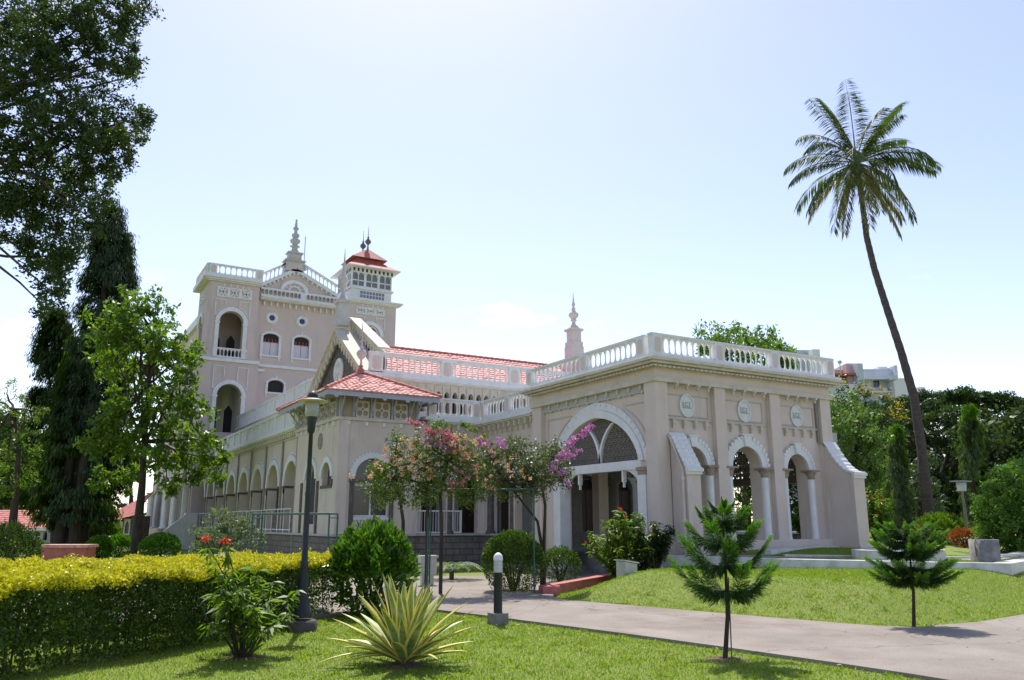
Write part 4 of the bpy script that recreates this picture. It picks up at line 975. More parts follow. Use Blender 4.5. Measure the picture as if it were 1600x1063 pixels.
def dress(c, r, zs, zb, top):
    ring(m, c, r, r + .27, zs, -.08, .0)
    for s_ in (-1, 1):
        m.box(c + s_ * (r + .13) - .13, c + s_ * (r + .13) + .13, -.07, .0, zb, zs - .12); m.box(c + s_ * (r + .13) - .18, c + s_ * (r + .13) + .18, -.1, .0, zs - .12, zs)
dress(10.2, .78, 14.72, 12.3, 0); dress(10.41, .79, 9.77, 7.35, 0)
ring(m, 19.95, .8, 1.07, 14.95, -.08, 0)
# spandrel frames
def sframe(c, r, zs, zt, wd):
    for s_ in (-1, 1):
        a = c + s_ * .42; b = c + s_ * wd; arc = [(c + s_ * (r + .36) * math.cos(t), zs + (r + .36) * math.sin(t)) for t in [math.radians(20 + 45 * k / 6) for k in range(7)]]
        pts = [(b, arc[0][1])] + arc + [(a, arc[-1][1] + .05), (a, zt - .35), (a - s_ * -.05, zt - .2), (a, zt), (b, zt), (b, arc[0][1])]
        for p, q in zip(pts[:-1], pts[1:]): m.bar((p[0], -.03, p[1]), (q[0], -.03, q[1]), .06)
sframe(10.2, .78, 14.72, 16.22, 1.12); sframe(10.41, .79, 9.77, 11.7, 1.1); sframe(19.95, .8, 14.95, 16.35, 1.1)
# string courses
m.box(BX0 - .12, 12.2, -.14, .0, 12.02, 12.24); m.box(12.2, 18.0, .33, .45, 11.98, 12.18); m.box(18, BX1 + .05, -.1, 0, 12.0, 12.16)
m.box(12.15, 12.6, .0, .1, 11.6, 11.75)
# cornices
cornice(m, BX0, 12.0, 17.45, .45, .3, 1, 0); m.box(BX0 - .4, 12.0, -.4, .1, 17.75, 17.86)
cornice(m, 12.0, 18.1, 16.62, .35, .22); m.T = TY(BY + .1); m.box(12.0, 18.1, -.15, .4, 16.84, 17.0); m.box(12.0, 18.1, -.1, .4, 17.38, 17.5)
m.T = TM; cornice(m, 18.2, BX1, 17.3, .4, .3, 0, 1)
m.T = TS; m.box(BY + .1, 59.1, -.45, .1, 17.55, 17.86); m.box(58.9, 75, .65, .95, 16.3, 16.55); m.box(58.9, 75, .8, .95, 16.55, 17.2); m.box(BY + .1, 75, -.14, 0, 12.02, 12.24); m.box(BY + .1, 75, -.12, 0, 6.2, 6.4)
ring(m, 57.2, .7, .95, 14.72, -.08, 0)
for y in yb[1:]: ring(m, y, 1.0, 1.25, 14.5, .82, .9)
for y in yb: ring(m, y, 1.0, 1.25, 9.77, -.08, 0); ring(m, y, 1.3, 1.6, 3.9, -.08, 0)
m.build('molding', WHITE, MBW)
m = MB(TM)      # pairs of white columns along the ground floor and first floor of the -X front
for y in (55.4, 60.2, 64.6, 69.0, 73.4):
    for s_ in (-.38, .38):
        if 55.6 < y + s_ < 74: m.cut(); m.T = TS; column(m, y + s_, -.25, TZ, 3.7, .2); capital(m, y + s_, -.25, 3.7, .2, .3)
m.build('white_column', WHITE, MBW)
def xpanel(T_, u0, u1, z0, z1, n, parent):
    mm = MB(T_); h = z1 - z0; w = (u1 - u0) / n
    mm.box(u0, u1, -.05, 0, z0, z0 + .09); mm.box(u0, u1, -.05, 0, z1 - .09, z1)
    for k in range(n + 1): u = u0 + w * k; mm.box(u - (.09 if 0 < k < n else .0 if k == 0 else .12), u + (.09 if 0 < k < n else .12 if k == 0 else 0), -.05, 0, z0 + .09, z1 - .09)
    for k in range(n):
        c = u0 + w * (k + .5); z = (z0 + z1) / 2; a = min(w, h) * .36
        for s_ in (-1, 1):
            mm.bar((c - a, -.025, z - s_ * a), (c + a, -.025, z + s_ * a), .10)
        mm.box(c - .05, c + .05, -.045, 0, z + a * .5, z1 - .09); mm.box(c - .05, c + .05, -.045, 0, z0 + .09, z - a * .5)
    # row of small blocks over it
    q = u0 + .1
    while q < u1 - .2: mm.box(q + .32, q + .40, -.04, 0, z1 + .02, z1 + .22); q += .40
    return mm.build('fretwork_panel', WHITE, parent)
xpanel(TM, 9.12, 11.4, 16.42, 17.12, 3, MBW); xpanel(TS, 55.9, 58.4, 16.42, 17.12, 3, MBW); xpanel(TM, 18.85, 21.05, 16.5, 17.05, 3, MBW)
m = MB(TM); 
for k in range(13): m.cut(); u = 12.3 + k * .44; m.box(u, u + .1, .28, .45, 16.3, 16.6)
m.build('console', WHITE, MBW)
balustrade(TM, [BX0 + .1, 11.75], 17.86, 18.6, -.2, PAL, 7, pw=.5, r=.09)
balustrade(TS, [BY + .1, 58.7], 17.86, 18.598, -.2, PAL, 7, pw=.5, r=.09)
balustrade(TM, [9.2, 11.25], 12.3, 12.95, .05, PAL, 8, pw=.16, r=.07, foil=False)
m = MB(TM); balusters(m, 12.1, 17.9, 17.0, .38, 20, .1, .08); m.box(14.75, 15.2, .0, .2, 17.0, 17.38); m.build('gallery_baluster', WHITE, MBW)
m = MB(TY(BY + .1)); m.box(12.0, 18.1, .25, .4, 17.0, 17.38); m.build('gallery_back', WALLP, MBW)
# pediment
m = MB(TM); pa = (14.35, 19.0); pl = (11.95, 17.5); pr = (17.5, 17.5)
m.prism([pl, pr, pa], .3, .7); PD = m.build('pediment', WALLP, PAL)
m = MB(TM)
for q in (pl, pr):
    m.band([(q[0], q[1]), pa], [(q[0], q[1] + .28), (pa[0], pa[1] + .28)], .1, .8)
    for k in range(9): t = (k + .5) / 9; u = q[0] + (pa[0] - q[0]) * t; z = q[1] + (pa[1] - q[1]) * t; m.box(u - .06, u + .06, .15, .3, z - .16, z)
ring(m, 14.35, .75, 1.0, 17.5, .2, .3, .62, .86); ring(m, 14.35, .35, .45, 17.5, .2, .3)
for k in range(1, 6): a = math.pi * k / 6; m.bar((14.35 + .4 * math.cos(a), .27, 17.5 + .35 * math.sin(a)), (14.35 + .76 * math.cos(a), .27, 17.5 + .6 * math.sin(a)), .06)
for q in (pl, pr):      # raking rail with balusters
    u0, u1 = sorted((q[0], pa[0])); f = lambda u: (q[1] + .28 + (pa[1] - q[1]) * (u - q[0]) / (pa[0] - q[0]))
    us = [u0 + (u1 - u0) * k / 4 for k in range(5)]
    m.band([(u, f(u) + .62) for u in us], [(u, f(u) + .75) for u in us], .3, .55)
    balusters(m, u0 + (.0 if q is pl else .45), u1 - (.45 if q is pl else .0), 0, .62, 7 if q is pl else 9, .42, .09, f)
m.build('raking_balustrade', WHITE, PD)
m = MB(TM); c = 14.25
m.box(c - .62, c + .62, .1, .9, 19.0, 19.75); m.box(c - .72, c + .72, .0, 1.0, 19.75, 19.85)
m.prism([(c - .9, 19.3), (c - .62, 19.3), (c - .5, 20.0), (c - .72, 19.6)], .3, .7); m.prism([(c + .9, 19.3), (c + .62, 19.3), (c + .5, 20.0), (c + .72, 19.6)], .3, .7)
m.box(c - .45, c + .45, .2, .8, 19.85, 20.35); m.box(c - .55, c + .55, .1, .9, 20.35, 20.45)
m.T = ID; m.lathe([(.42, 0), (.3, .12), (.2, .3), (.2, .42), (.36, .5), (.2, .58), (.18, .68), (.34, .82), (.36, .98), (.22, 1.08), (.14, 1.15), (.25, 1.25), (.27, 1.42), (.12, 1.5), (.11, 1.72), (.2, 1.82), (.2, 1.92), (.09, 2.0), (.1, 2.15), (.06, 2.4), (.08, 2.5), (.02, 2.6)], (c, BY + .5, 20.45), 12)
m.build('finial', mat('tower_finial', (.50, .50, .49), .7, (.42, .41, .39), 8, stain=(3, (.5, .75), (.25, .23, .21), (1, 1, .5), .7)), PD)
m = MB(TM)
for a, b in ((c - .5, c - .22), (c - .14, c + .14), (c + .22, c + .5)): m.box(a, b, .09, .1, 19.15, 19.6)
m.box(c - .3, c + .3, .19, .2, 19.95, 20.25); m.build('post_panel', WALLP, PD)
# windows of the middle bay
def window(c, z0, zs, r, parent, d=.45, shutter=True, sill=True):
    mm = MB(TM); mm.band(arch_line(c, r, zs, .28 if shutter else .3), [(x, z + .17) if abs(x - c) < r * .98 else (x + math.copysign(.17, x - c), z + .1) for x, z in arch_line(c, r, zs, .28 if shutter else .3)], d - .07, d + .01)
    for s_ in (-1, 1): a, b = sorted((c + s_ * r, c + s_ * (r + .16))); mm.box(a, b, d - .07, d + .01, z0, zs + .02)
    mm.box(c - r - .2, c + r + .2, d - .1, d + .02, z0 - .12, z0)
    for s_ in (-1, 1): mm.box(c + s_ * (r + .08) - .05, c + s_ * (r + .08) + .05, d - .06, d, z0 - .34, z0 - .12)
    mm.box(c - .05, c + .05, d - .08, d, zs + .45, zs + .62)
    f = mm.build('window', WHITE, parent)
    if shutter:
        h = zs - .35
        mm = MB(TM); mm.box(c - r, c - .015, d + .12, d + .16, z0, h); mm.cut(); mm.box(c + .015, c + r, d + .12, d + .16, z0, h)
        mm.build('shutter', SHUT, f)
        mm = MB(TM); mm.box(c - r, c + r, d + .1, d + .14, h + .002, h + .05)
        for k in range(4): mm.box(c - r * .7 + k * r * .45, c - r * .7 + k * r * .45 + .04, d + .1, d + .14, h + .05, h + .26)
        mm.build('transom', TILED, f)
    mm = MB(TM); mm.box(c - r, c + r, d + .2, d + .24, z0, zs + .3); mm.build('pane', VOID, f)
window(12.99, 12.85, 14.1, .54, MBW); window(15.12, 12.85, 14.1, .54, MBW)
window(13.52, 10.3, 10.85, .54, MBW, shutter=False); window(15.7, 10.3, 10.85, .5, MBW, shutter=False)
for u in (12.95, 15.05):
    m = MB(); m.lathe([(.2, .0), (.2, .1), (.42, .1), (.44, .0)], (0, 0, 0), 24); m.v = [(u + x, BY + .45 - z, 15.48 + y) for x, y, z in m.v]; f = m.build('round_window', WHITE, MBW)
    m = MB(); m.lathe([(.21, .02), (.21, .06)], (0, 0, 0), 20); m.v = [(u + x, BY + .45 - z, 15.48 + y) for x, y, z in m.v]; m.build('pane', mat('blue_pane', (.03, .04, .12), .2), f)
# arched window of the SE tower
m = MB(TM); m.box(19.15, 20.75, .2, .24, 13.9, 15.8); f = m.build('pane', mat('grey_pane', (.12, .13, .16), .3), MBW)
m = MB(TM)
for u in (19.17, 19.55, 19.91, 20.28, 20.66): m.box(u, u + .07, .1, .2, 13.95, 14.95)
m.box(19.15, 20.75, .1, .2, 14.9, 15.0); m.box(19.15, 20.75, .1, .2, 14.35, 14.42)
for cc in (19.57, 20.33): ring(m, cc, .28, .35, 15.0, .1, .2)
ring(m, 19.95, .12, .19, 15.5, .1, .2); m.band(arch_line(19.95, .7, 14.95), arch_line(19.95, .8, 14.95), .1, .2); m.build('window_frame', WHITE, MBW)
# belvedere
V0, V1, VY0, VY1 = 18.45, 21.6, 55.15, 58.3
m = MB(); m.box(V0, V1, VY0, VY1, 17.6, 18.45); m.box(V0 - .12, V1 + .12, VY0 - .12, VY1 + .12, 18.42, 18.56); BE = m.build('belvedere', WHITE, PAL)
m = MB()
def vface(T_, a, b, nwin):
    m.T = T_; m.box(a, b, 0, .12, 18.56, 18.68); m.box(a, b, 0, .12, 19.72, 20.1); n = nwin; w = (b - a) / n
    for k in range(n + 1): u = a + w * k; m.box(max(a, u - .09), min(b, u + .09), 0, .12, 18.68, 19.72)
    for k in range(n):
        c_ = a + w * (k + .5); m.box(c_ - .03, c_ + .03, .02, .1, 18.68, 19.72); m.box(c_ - w / 2 + .09, c_ + w / 2 - .09, .02, .1, 19.05, 19.13)
        for s_ in (-1, 1): cc = c_ + s_ * w * .21; rr = w * .16; m.band(arch_line(cc, rr, 19.5, rr * 1.2, n=8), [(x, 19.74) for x, z in arch_line(cc, rr, 19.5, rr * 1.2, n=8)], .02, .1)
vface(TY(VY0), V0, V1, 3); vface(TX(V0), VY0 + .121, VY1, 3); m.T = ID; m.box(V1 - .1, V1, VY0 + .13, VY1, 18.56, 20.1); m.box(V0, V1, VY1 - .1, VY1 - .001, 18.56, 20.1)
m.build('window_frame', WHITE, BE)
m = MB(); m.box(V0 + .1, V1 - .12, VY0 + .1, VY1 - .12, 18.5, 20.0); m.build('pane', mat('belvedere_glass', (.16, .17, .20), .35), BE)
m = MB(TY(VY0)); 
for k in range(8): u = 19.25 + k * .24; m.cut(); m.box(u - .09, u + .09, -.012, -.001, 17.8, 18.02); m.cut(); m.box(u - .09, u + .09, -.012, -.001, 18.08, 18.3)
m.build('small_pane', mat('small_glass', (.18, .19, .25), .3), BE)
m = MB(TY(VY0))
for k in range(10): u = V0 + .1 + k * .33; m.cut(); m.box(u, u + .14, -.02, -.001, 19.78, 20.02)
m.T = TX(V0)
for k in range(9): u = VY0 + .2 + k * .33; m.cut(); m.box(u, u + .14, -.02, -.001, 19.78, 20.02)
m.build('vent', VOID, BE)
def hip(m, x0, x1, y0, y1, z0, x2, x3, y2, y3, z1):
    v = [(x0, y0, z0), (x1, y0, z0), (x1, y1, z0), (x0, y1, z0), (x2, y2, z1), (x3, y2, z1), (x3, y3, z1), (x2, y3, z1)]
    m.add(v, [(0, 1, 5, 4), (1, 2, 6, 5), (2, 3, 7, 6), (3, 0, 4, 7), (4, 5, 6, 7), (0, 1, 2, 3)])
m = MB(); hip(m, 17.95, 22.1, 54.6, 58.85, 20.08, 18.9, 21.1, 55.7, 57.75, 20.8); m.box(19.0, 21.0, 55.8, 57.65, 20.7, 21.05); hip(m, 18.5, 21.3, 55.35, 58.1, 21.0, 19.85, 20.1, 56.2, 57.2, 21.95)
m.build('belvedere_roof', mat('roof_sheet', (.36, .10, .09), .7, (.45, .15, .13), 3, .2, 30), BE)
m = MB(); m.box(17.97, 22.08, 54.62, 58.83, 20.02, 20.08); m.build('soffit', WHITE, BE)
m = MB()
for x, y in ((19.97, 56.2), (19.97, 57.3)): m.cut(); m.lathe([(.08, 0), (.05, .4), (.2, .55), (.24, .7), (.12, .85), (.05, .95), (.09, 1.0), (.03, 1.1), (.01, 1.9)], (x, y, 21.9), 10)
m.build('finial', mat('iron_finial', (.12, .12, .13), .5), BE)
m = MB(); m.tube([(15.0, 55.6, 18.4), (15.0, 55.6, 21.9)], .03, 6); m.build('flagpole', mat('pole_paint', (.35, .38, .42), .5), PAL)
# white stair flank at the far corner
m = MB(); T_ = lambda d, u, z: (d, u, z); m.T = T_; m.prism([(6.6, 0), (8.6, 0), (8.6, 2.1), (8.2, 2.1), (6.6, .7)], 54.0, 54.3); m.box(8.2, 8.9, 53.9, 54.4, 0, 2.2); m.build('stair_flank', WHITE, PAL)
m = MB(); m.box(6.4, 8.6, 54.3, 56.5, 0, .4); m.box(7.3, 8.6, 54.3, 56.5, .4, .8); m.box(7.9, 8.6, 54.3, 56.5, .8, 1.2); m.build('side_steps', STEP, PAL)

# ================================================================== GARDEN: kerbs, marble channels, small objects
def G(px, py, D):            # ground point under a photograph pixel column at distance D
    p = at(px, py, D); return (p[0], p[1], hz(p[0], p[1]))
def slabline(mb, pts, w, h, base=.25):
    """low kerb of width w following pts; top = given z"""
    P = [Vector(p) for p in pts]; n = len(P); Lf = []; Rt = []
    for i in range(n):
        d = (P[min(i + 1, n - 1)] - P[max(i - 1, 0)]); d.z = 0; d.normalize(); s_ = Vector((-d.y, d.x, 0)) * w / 2; Lf.append(P[i] + s_); Rt.append(P[i] - s_)
    v = []; 
    for a, b in zip(Lf, Rt): v += [tuple(a), tuple(b), (b.x, b.y, b.z - h), (a.x, a.y, a.z - h)]
    f = [(0, 1, 2, 3), (4 * n - 4, 4 * n - 3, 4 * n - 2, 4 * n - 1)]
    for i in range(n - 1):
        k = 4 * i; f += [(k, k + 1, k + 5, k + 4), (k + 1, k + 2, k + 6, k + 5), (k + 2, k + 3, k + 7, k + 6), (k + 3, k, k + 4, k + 7)]
    mb.add(v, f)
rk = MB(); slabline(rk, [(10.25, 16.2, .20), (10.6, 16.36, .215), (12.6, 17.5, .25), (14.3, 18.5, .28)], .26, .6); slabline(rk, [(10.18, 16.1, .202), (10.5, 15.9, .21)], .2, .6)
tag(rk.build('kerb', REDK), 'low red painted kerb running from the green arch to the porch', 'kerb')
# marble channels and fountain basin on the raised lawn
mb = MB(); slabline(mb, MA, .42, .7); tag(mb.build('marble_kerb', MARBLE), 'white marble channel edge, front one, along the top of the lawn slope', 'marble edge', 'marble edges of the garden fountain')
mb = MB(); MA2 = [gnd(1225, 866.5, .79), gnd(1390, 869, .76), gnd(1545, 870.5, .73), gnd(1640, 857, .76), gnd(1800, 842, .8)]; slabline(mb, MA2, .3, .5)
tag(mb.build('marble_kerb', MARBLE), 'thin white marble channel edge lying just behind the front one', 'marble edge', 'marble edges of the garden fountain')
mb = MB(); slabline(mb, [gnd(1195, 859, .90), gnd(1385, 845.5, 1.0), gnd(1600, 842, 1.0), gnd(1800, 840, 1.0)], .34, .4)
tag(mb.build('marble_kerb', MARBLE), 'white marble edge farthest back, below the porch pillars', 'marble edge', 'marble edges of the garden fountain')
cx, cy = 19.3, 13.5; pts = [(cx + 1.1 * math.cos(a), cy + .9 * math.sin(a), .93) for a in [2 * math.pi * k / 24 for k in range(25)]]
bs = thing('fountain_basin', 'shallow oval marble fountain basin between the marble edges', 'fountain', (cx, cy, .8))
mb = MB(); slabline(mb, pts, .26, .4); mb.build('rim', MARBLE, bs)
mb = MB(); mb.slab([(x, y) for x, y, z in pts[:-1]], .6, .86); mb.build('basin_floor', WATERM, bs)
mb = MB(); mb.lathe([(.05, 0), (.03, .06), (.02, .12)], (cx, cy, .86), 8); mb.build('nozzle', DARKST, bs)
mb = MB(); wq = [gnd(1120, 869.3, .75), gnd(1225, 870, .75), gnd(1400, 873.5, .72), gnd(1555, 876, .68), gnd(1640, 862, .70), gnd(1640, 858.5, .72), gnd(1548, 872, .70), gnd(1395, 870, .73), gnd(1225, 867.5, .76), gnd(1120, 867.5, .76)]
mb.add([(a, b_, c) for a, b_, c in wq] + [(a, b_, c - .3) for a, b_, c in wq], [tuple(range(10)), tuple(range(10, 20))] + [(i_, (i_ + 1) % 10, 10 + (i_ + 1) % 10, 10 + i_) for i_ in range(10)]); mb.build('water_channel', WATERM, kind='structure')
# concrete ring with lamp, on the marble garden
def ground_at(px, D): p = at(px, 817, D); return p[0], p[1]
x, y = ground_at(1533, 20.5); r = thing('concrete_ring', 'round grey concrete well ring standing among the marble edges', 'planter', (x, y, .8))
mb = MB(); mb.lathe([(.33, -.3), (.33, .42), (.27, .42), (.27, .30)], (x, y, .78), 28); mb.build('ring', CONC, r)
mb = MB(); mb.lathe([(.27, 0), (.2, .05), (.05, .09)], (x, y, 1.06), 14); mb.build('soil_fill', SOIL, r)
mb = MB(); mb.tube([(x - .36, y, .8), (x - .38, y, 1.1), (x - .3, y, 1.24), (x - .1, y - .05, 1.25)], .012, 6); tag(mb.build('hose', BLACKP), 'thin black hose hanging over the rim of the concrete ring', 'hose')
# tall garden lamps
def flat_lamp(px, D, top, label):
    x, y = ground_at(px, D); z = hz(x, y); t = thing('garden_lamp', label, 'lamp', (x, y, z)); zt = at(px, top, D)[2]
    mb = MB(); mb.tube([(x, y, z), (x + .03, y, (z + zt) / 2), (x, y, zt - .35)], .045, 8); mb.build('pole', PIPEM, t)
    mb = MB(); mb.lathe([(.14, 0), (.16, .28), (.12, .3)], (x, y, zt - .38), 8); mb.build('lantern', LOUV, t)
    mb = MB(); mb.box(x - .32, x + .32, y - .2, y + .2, zt - .07, zt - .03); mb.build('hood', LILAC, t)
flat_lamp(1509, 28, 750, 'slim grey garden lamp with flat hood beside the tall green column tree')
# bollard light
bx, by, _ = gnd(778, 976)
b = thing('bollard_light', 'black bollard light with white louvred head at the path edge', 'bollard light', (bx, by, 0))
mb = MB(); mb.box(bx - .125, bx + .125, by - .125, by + .125, -.1, .18); mb.build('footing', CONC, b)
mb = MB(); mb.lathe([(.075, .18), (.07, .2), (.07, .80), (.074, .81)], (bx, by, 0), 20); mb.build('post', BLACKP, b)
mb = MB()
for k in range(9): mb.lathe([(.058, .812 + k * .022), (.076, .812 + k * .022), (.070, .824 + k * .022), (.058, .828 + k * .022)], (bx, by, 0), 20)
mb.build('louvre', LOUV, b)
mb = MB(); mb.lathe([(.05, .81), (.05, 1.01)], (bx, by, 0), 16); mb.build('diffuser', mat('diffuser', (.5, .5, .46), .3), b)
mb = MB(); mb.lathe([(.078, 1.005), (.078, 1.03), (.07, 1.07), (.05, 1.10), (.02, 1.12), (.002, 1.123)], (bx, by, 0), 20); mb.build('dome_cap', LOUV, b)
# street lamp in front of the hedge
lx, ly, _ = gnd(470, 986); LT = at(489, 617, 13.0)[2]; tx, ty = at(489, 617, 13.0)[:2]
lp = thing('street_lamp', 'tall dark green lamp post with glass lantern and wide shade by the hedge', 'street lamp', (lx, ly, 0))
tilt = lambda z: (lx + (tx - lx) * z / LT, ly + (ty - ly) * z / LT, z)
mb = MB(); mb.lathe([(.24, 0), (.24, .18), (.2, .2)], (lx, ly, -.04), 20); mb.build('footing', mat('dark_footing', (.10, .085, .07), .9, (.07, .06, .05), 8), lp)
mb = MB(); zs_ = [(.2, .19), (.26, .19), (.3, .15), (.42, .14), (.5, .11), (.8, .095), (.95, .085), (1.0, .10), (1.03, .075), (2.0, .062), (2.04, .072), (2.08, .058), (3.0, .05), (3.02, .085), (3.12, .10), (3.3, .13)]
mb.tube([tilt(z) for z, r_ in zs_], [r_ * (.66 if z > .9 else .8) for z, r_ in zs_], 14); mb.build('post', BLACKP, lp)
tp = tilt(LT)
mb = MB(); mb.lathe([(.13, -.36), (.15, -.33), (.155, -.12), (.12, -.10)], tp, 16); mb.v = [(tp[0] + (x_ - tp[0]) * .72, tp[1] + (y_ - tp[1]) * .72, z_) for x_, y_, z_ in mb.v]; g_ = mb.build('lantern_glass', None or mat('lamp_glass', (.42, .42, .38), .25, (.36, .36, .33), 8), lp)
mb = MB()
for k in range(7): mb.lathe([(.072, -.33 + k * .03), (.117, -.335 + k * .03), (.072, -.325 + k * .03)], tp, 16)
mb.build('reflector', mat('reflector', (.30, .29, .26), .4), lp)
mb = MB(); mb.lathe([(.34, -.115), (.35, -.105), (.2, -.075), (.12, -.06), (.12, -.085), (.2, -.1), (.34, -.12)], tp, 28); mb.v = [(tp[0] + (x_ - tp[0]) * .72, tp[1] + (y_ - tp[1]) * .72, z_) for x_, y_, z_ in mb.v]; mb.build('shade', mat('shade_underside', (.62, .60, .40), .5, (.55, .53, .36), 5), lp)
mb = MB(); mb.lathe([(.13, -.06), (.125, -.02), (.09, .03), (.03, .06), (.001, .065)], tp, 16); mb.v = [(tp[0] + (x_ - tp[0]) * .72, tp[1] + (y_ - tp[1]) * .72, z_) for x_, y_, z_ in mb.v]; mb.build('cap', BLACKP, lp)
# small white box on legs by the red kerb
x, y, z = G(979, 880, 19.2); z = .16
bn = thing('box_on_legs', 'small white slope topped box on four legs at the lawn edge', 'box', (x, y, z))
mb = MB(); mb.add([(x - .17, y - .17, z + .14), (x + .17, y - .17, z + .14), (x + .17, y + .17, z + .14), (x - .17, y + .17, z + .14), (x - .17, y - .17, z + .58), (x + .17, y - .17, z + .52), (x + .17, y + .17, z + .52), (x - .17, y + .17, z + .58)], [(0, 3, 2, 1), (4, 5, 6, 7), (0, 1, 5, 4), (1, 2, 6, 5), (2, 3, 7, 6), (3, 0, 4, 7)])
mb.build('body', mat('cream_box', (.55, .54, .48), .6, (.46, .45, .40), 8), bn)
mb = MB(); mb.add([(x - .21, y - .2, z + .595), (x + .21, y - .2, z + .53), (x + .21, y + .2, z + .53), (x - .21, y + .2, z + .595), (x - .21, y - .2, z + .625), (x + .21, y - .2, z + .56), (x + .21, y + .2, z + .56), (x - .21, y + .2, z + .625)], [(0, 3, 2, 1), (4, 5, 6, 7), (0, 1, 5, 4), (1, 2, 6, 5), (2, 3, 7, 6), (3, 0, 4, 7)]); mb.build('lid', MARBLE, bn)
for sx_ in (-1, 1):
    for sy_ in (-1, 1): mb = MB(); mb.box(x + sx_ * .15 - .02, x + sx_ * .15 + .02, y + sy_ * .15 - .02, y + sy_ * .15 + .02, z - .16, z + .14); mb.build('leg', MATS['cream_box'], bn)
# green metal plant arches
def plant_arch(a, b, w, h, label, ng=5):
    """two ladder sides standing at a and b (front feet), joined by top bars"""
    a = Vector(a); b = Vector(b); d = (b - a); d.z = 0; d.normalize(); n = Vector((-d.y, d.x, 0)) * w
    t = thing('plant_arch', label, 'plant arch', tuple(a), 'green metal arches for climbing plants')
    for f in (a, b):
        mb = MB()
        for q in (f, f + n): mb.tube([tuple(q), (q.x, q.y, q.z + h)], .022, 7)
        for k in range(ng): z = f.z + .1 + (h - .2) * k / (ng - 1); mb.tube([(f.x, f.y, z), tuple((f + n).xy) + (z,)], .015, 6)
        mb.build('ladder_side', GREENP, t)
    for q in (Vector((0, 0, 0)), n): mb = MB(); mb.tube([tuple(a + q + Vector((0, 0, h))), tuple(b + q + Vector((0, 0, h)))], .024, 7); mb.build('top_bar', GREENP, t)
pa_ = gnd(673, 930); pb_ = gnd(836, 930); plant_arch((pa_[0] - .08, pa_[1] + .05, 0), (pb_[0] - .05, pb_[1] - .05, 0), .42, 2.36, 'green metal arch over the drive under the pink bougainvillea', 6)
pa_ = at(394, 817, 21); pb_ = at(514, 817, 20.3); plant_arch((pa_[0], pa_[1], 0), (pb_[0], pb_[1], 0), .4, 1.82, 'empty green metal arch frame in front of the long arcade', 4)
x, y, z = G(668, 870, 21.5); mb = MB(); mb.box(x - .22, x + .22, y - .1, y + .1, .3, .72); mb.box(x - .25, x + .25, y - .13, y + .13, .72, .78); mb.box(x - .16, x - .10, y - .06, y + .06, 0, .3); mb.box(x + .10, x + .16, y - .06, y + .06, 0, .3); tag(mb.build('sign_board', MATS['cream_box']), 'small pale board on two legs behind the glossy round bush', 'board')

# ================================================================== PLANTS
# ---- clipped hedges
def hedge(name, label, line, w, h, seed):
    """line: ground points along the near face; leaves fill a slab w deep and h high"""
    t = thing(name, label, 'hedge', (line[0][0], line[0][1], 0), 'yellow topped clipped hedges')
    P = [np.array(p) for p in line]; seg = [np.linalg.norm(P[i + 1] - P[i]) for i in range(len(P) - 1)]; Ltot = sum(seg)
    core = MB(); 
    def pos(s_, d):
        k = 0
        while k < len(seg) - 1 and s_ > seg[k]: s_ -= seg[k]; k += 1
        v = (P[k + 1] - P[k]) / seg[k]; nn = np.array([-v[1], v[0]]); return P[k] + v * s_ + nn * d
    posv = np.array([[*pos(q, 0), *pos(q, 1)] for q in np.linspace(0, Ltot, 400)])
    def place(s_, d): i = (s_ / Ltot * 399).astype(int).clip(0, 399); return posv[i, :2] + (posv[i, 2:] - posv[i, :2]) * d[:, None]
    n = int(Ltot * 5200)
    s_ = R.rand(n) * Ltot; z = R.rand(n) ** .8 * (h - .05); side = R.rand(n); wob = .05 * np.sin(s_ * 5 + z * 4) + .04 * np.sin(s_ * 13 - z * 9)
    d = np.where(side < .8, R.rand(n) ** 1.4 * .45 + wob, w - R.rand(n) ** 2 * .2)
    XY = place(s_, d); Pn = np.concatenate([XY, z[:, None]], 1); keep = R.rand(n) < (.45 + .5 * np.sin(s_ * 7 + 3 * np.sin(z * 6 + s_)) ** 2)
    out = np.array([0, 0, .5]) + rdir(n) * .9
    leaves('side_foliage', Pn[keep], out[keep], rdir(keep.sum()), .05, .032, L_HEDGE, t)
    n = int(Ltot * w * 6500); s_ = R.rand(n) * Ltot; d = R.rand(n) * (w + .12) - .06; z = h - .10 + R.rand(n) * .12 + .035 * np.sin(s_ * 4 + d * 5) + .03 * np.sin(s_ * 11 + 2 * d)
    XY = place(s_, d); leaves('top_foliage', np.concatenate([XY, z[:, None]], 1), np.array([0, 0, .9]) + rdir(n), rdir(n) + np.array([0, 0, .8]), .05, .03, L_YEL, t)
    # sprigs growing out of the top
    n = int(Ltot * w * 7); s0 = R.rand(n) * Ltot; d0 = R.rand(n) * w; m_ = 16
    XY = place(np.repeat(s0, m_), np.repeat(d0, m_)); zz = h + np.tile(np.arange(m_) / m_, n) * np.repeat(.05 + .12 * R.rand(n), m_)
    leaves('sprigs', np.concatenate([XY + R.normal(size=XY.shape) * .015, zz[:, None]], 1), np.array([0, 0, .6]) + rdir(n * m_), rdir(n * m_), .045, .026, L_YEL, t)
    mb = MB()
    for k in range(int(Ltot * 7)):
        q = pos(k / 7.0, .2 + random.random() * (w - .4)); mb.tube([(q[0], q[1], 0), (q[0] + random.uniform(-.1, .1), q[1] + random.uniform(-.1, .1), h * .8)], .008, 4)
    mb.build('stems', BARK, t, kind='stuff')
def fl(f_, l_): # forward / lateral -> world xy
    return (f_ * math.cos(YAW) + l_ * math.sin(YAW), f_ * math.sin(YAW) - l_ * math.cos(YAW))
def gl(px, py): q = gnd(px, py); return (q[0], q[1])
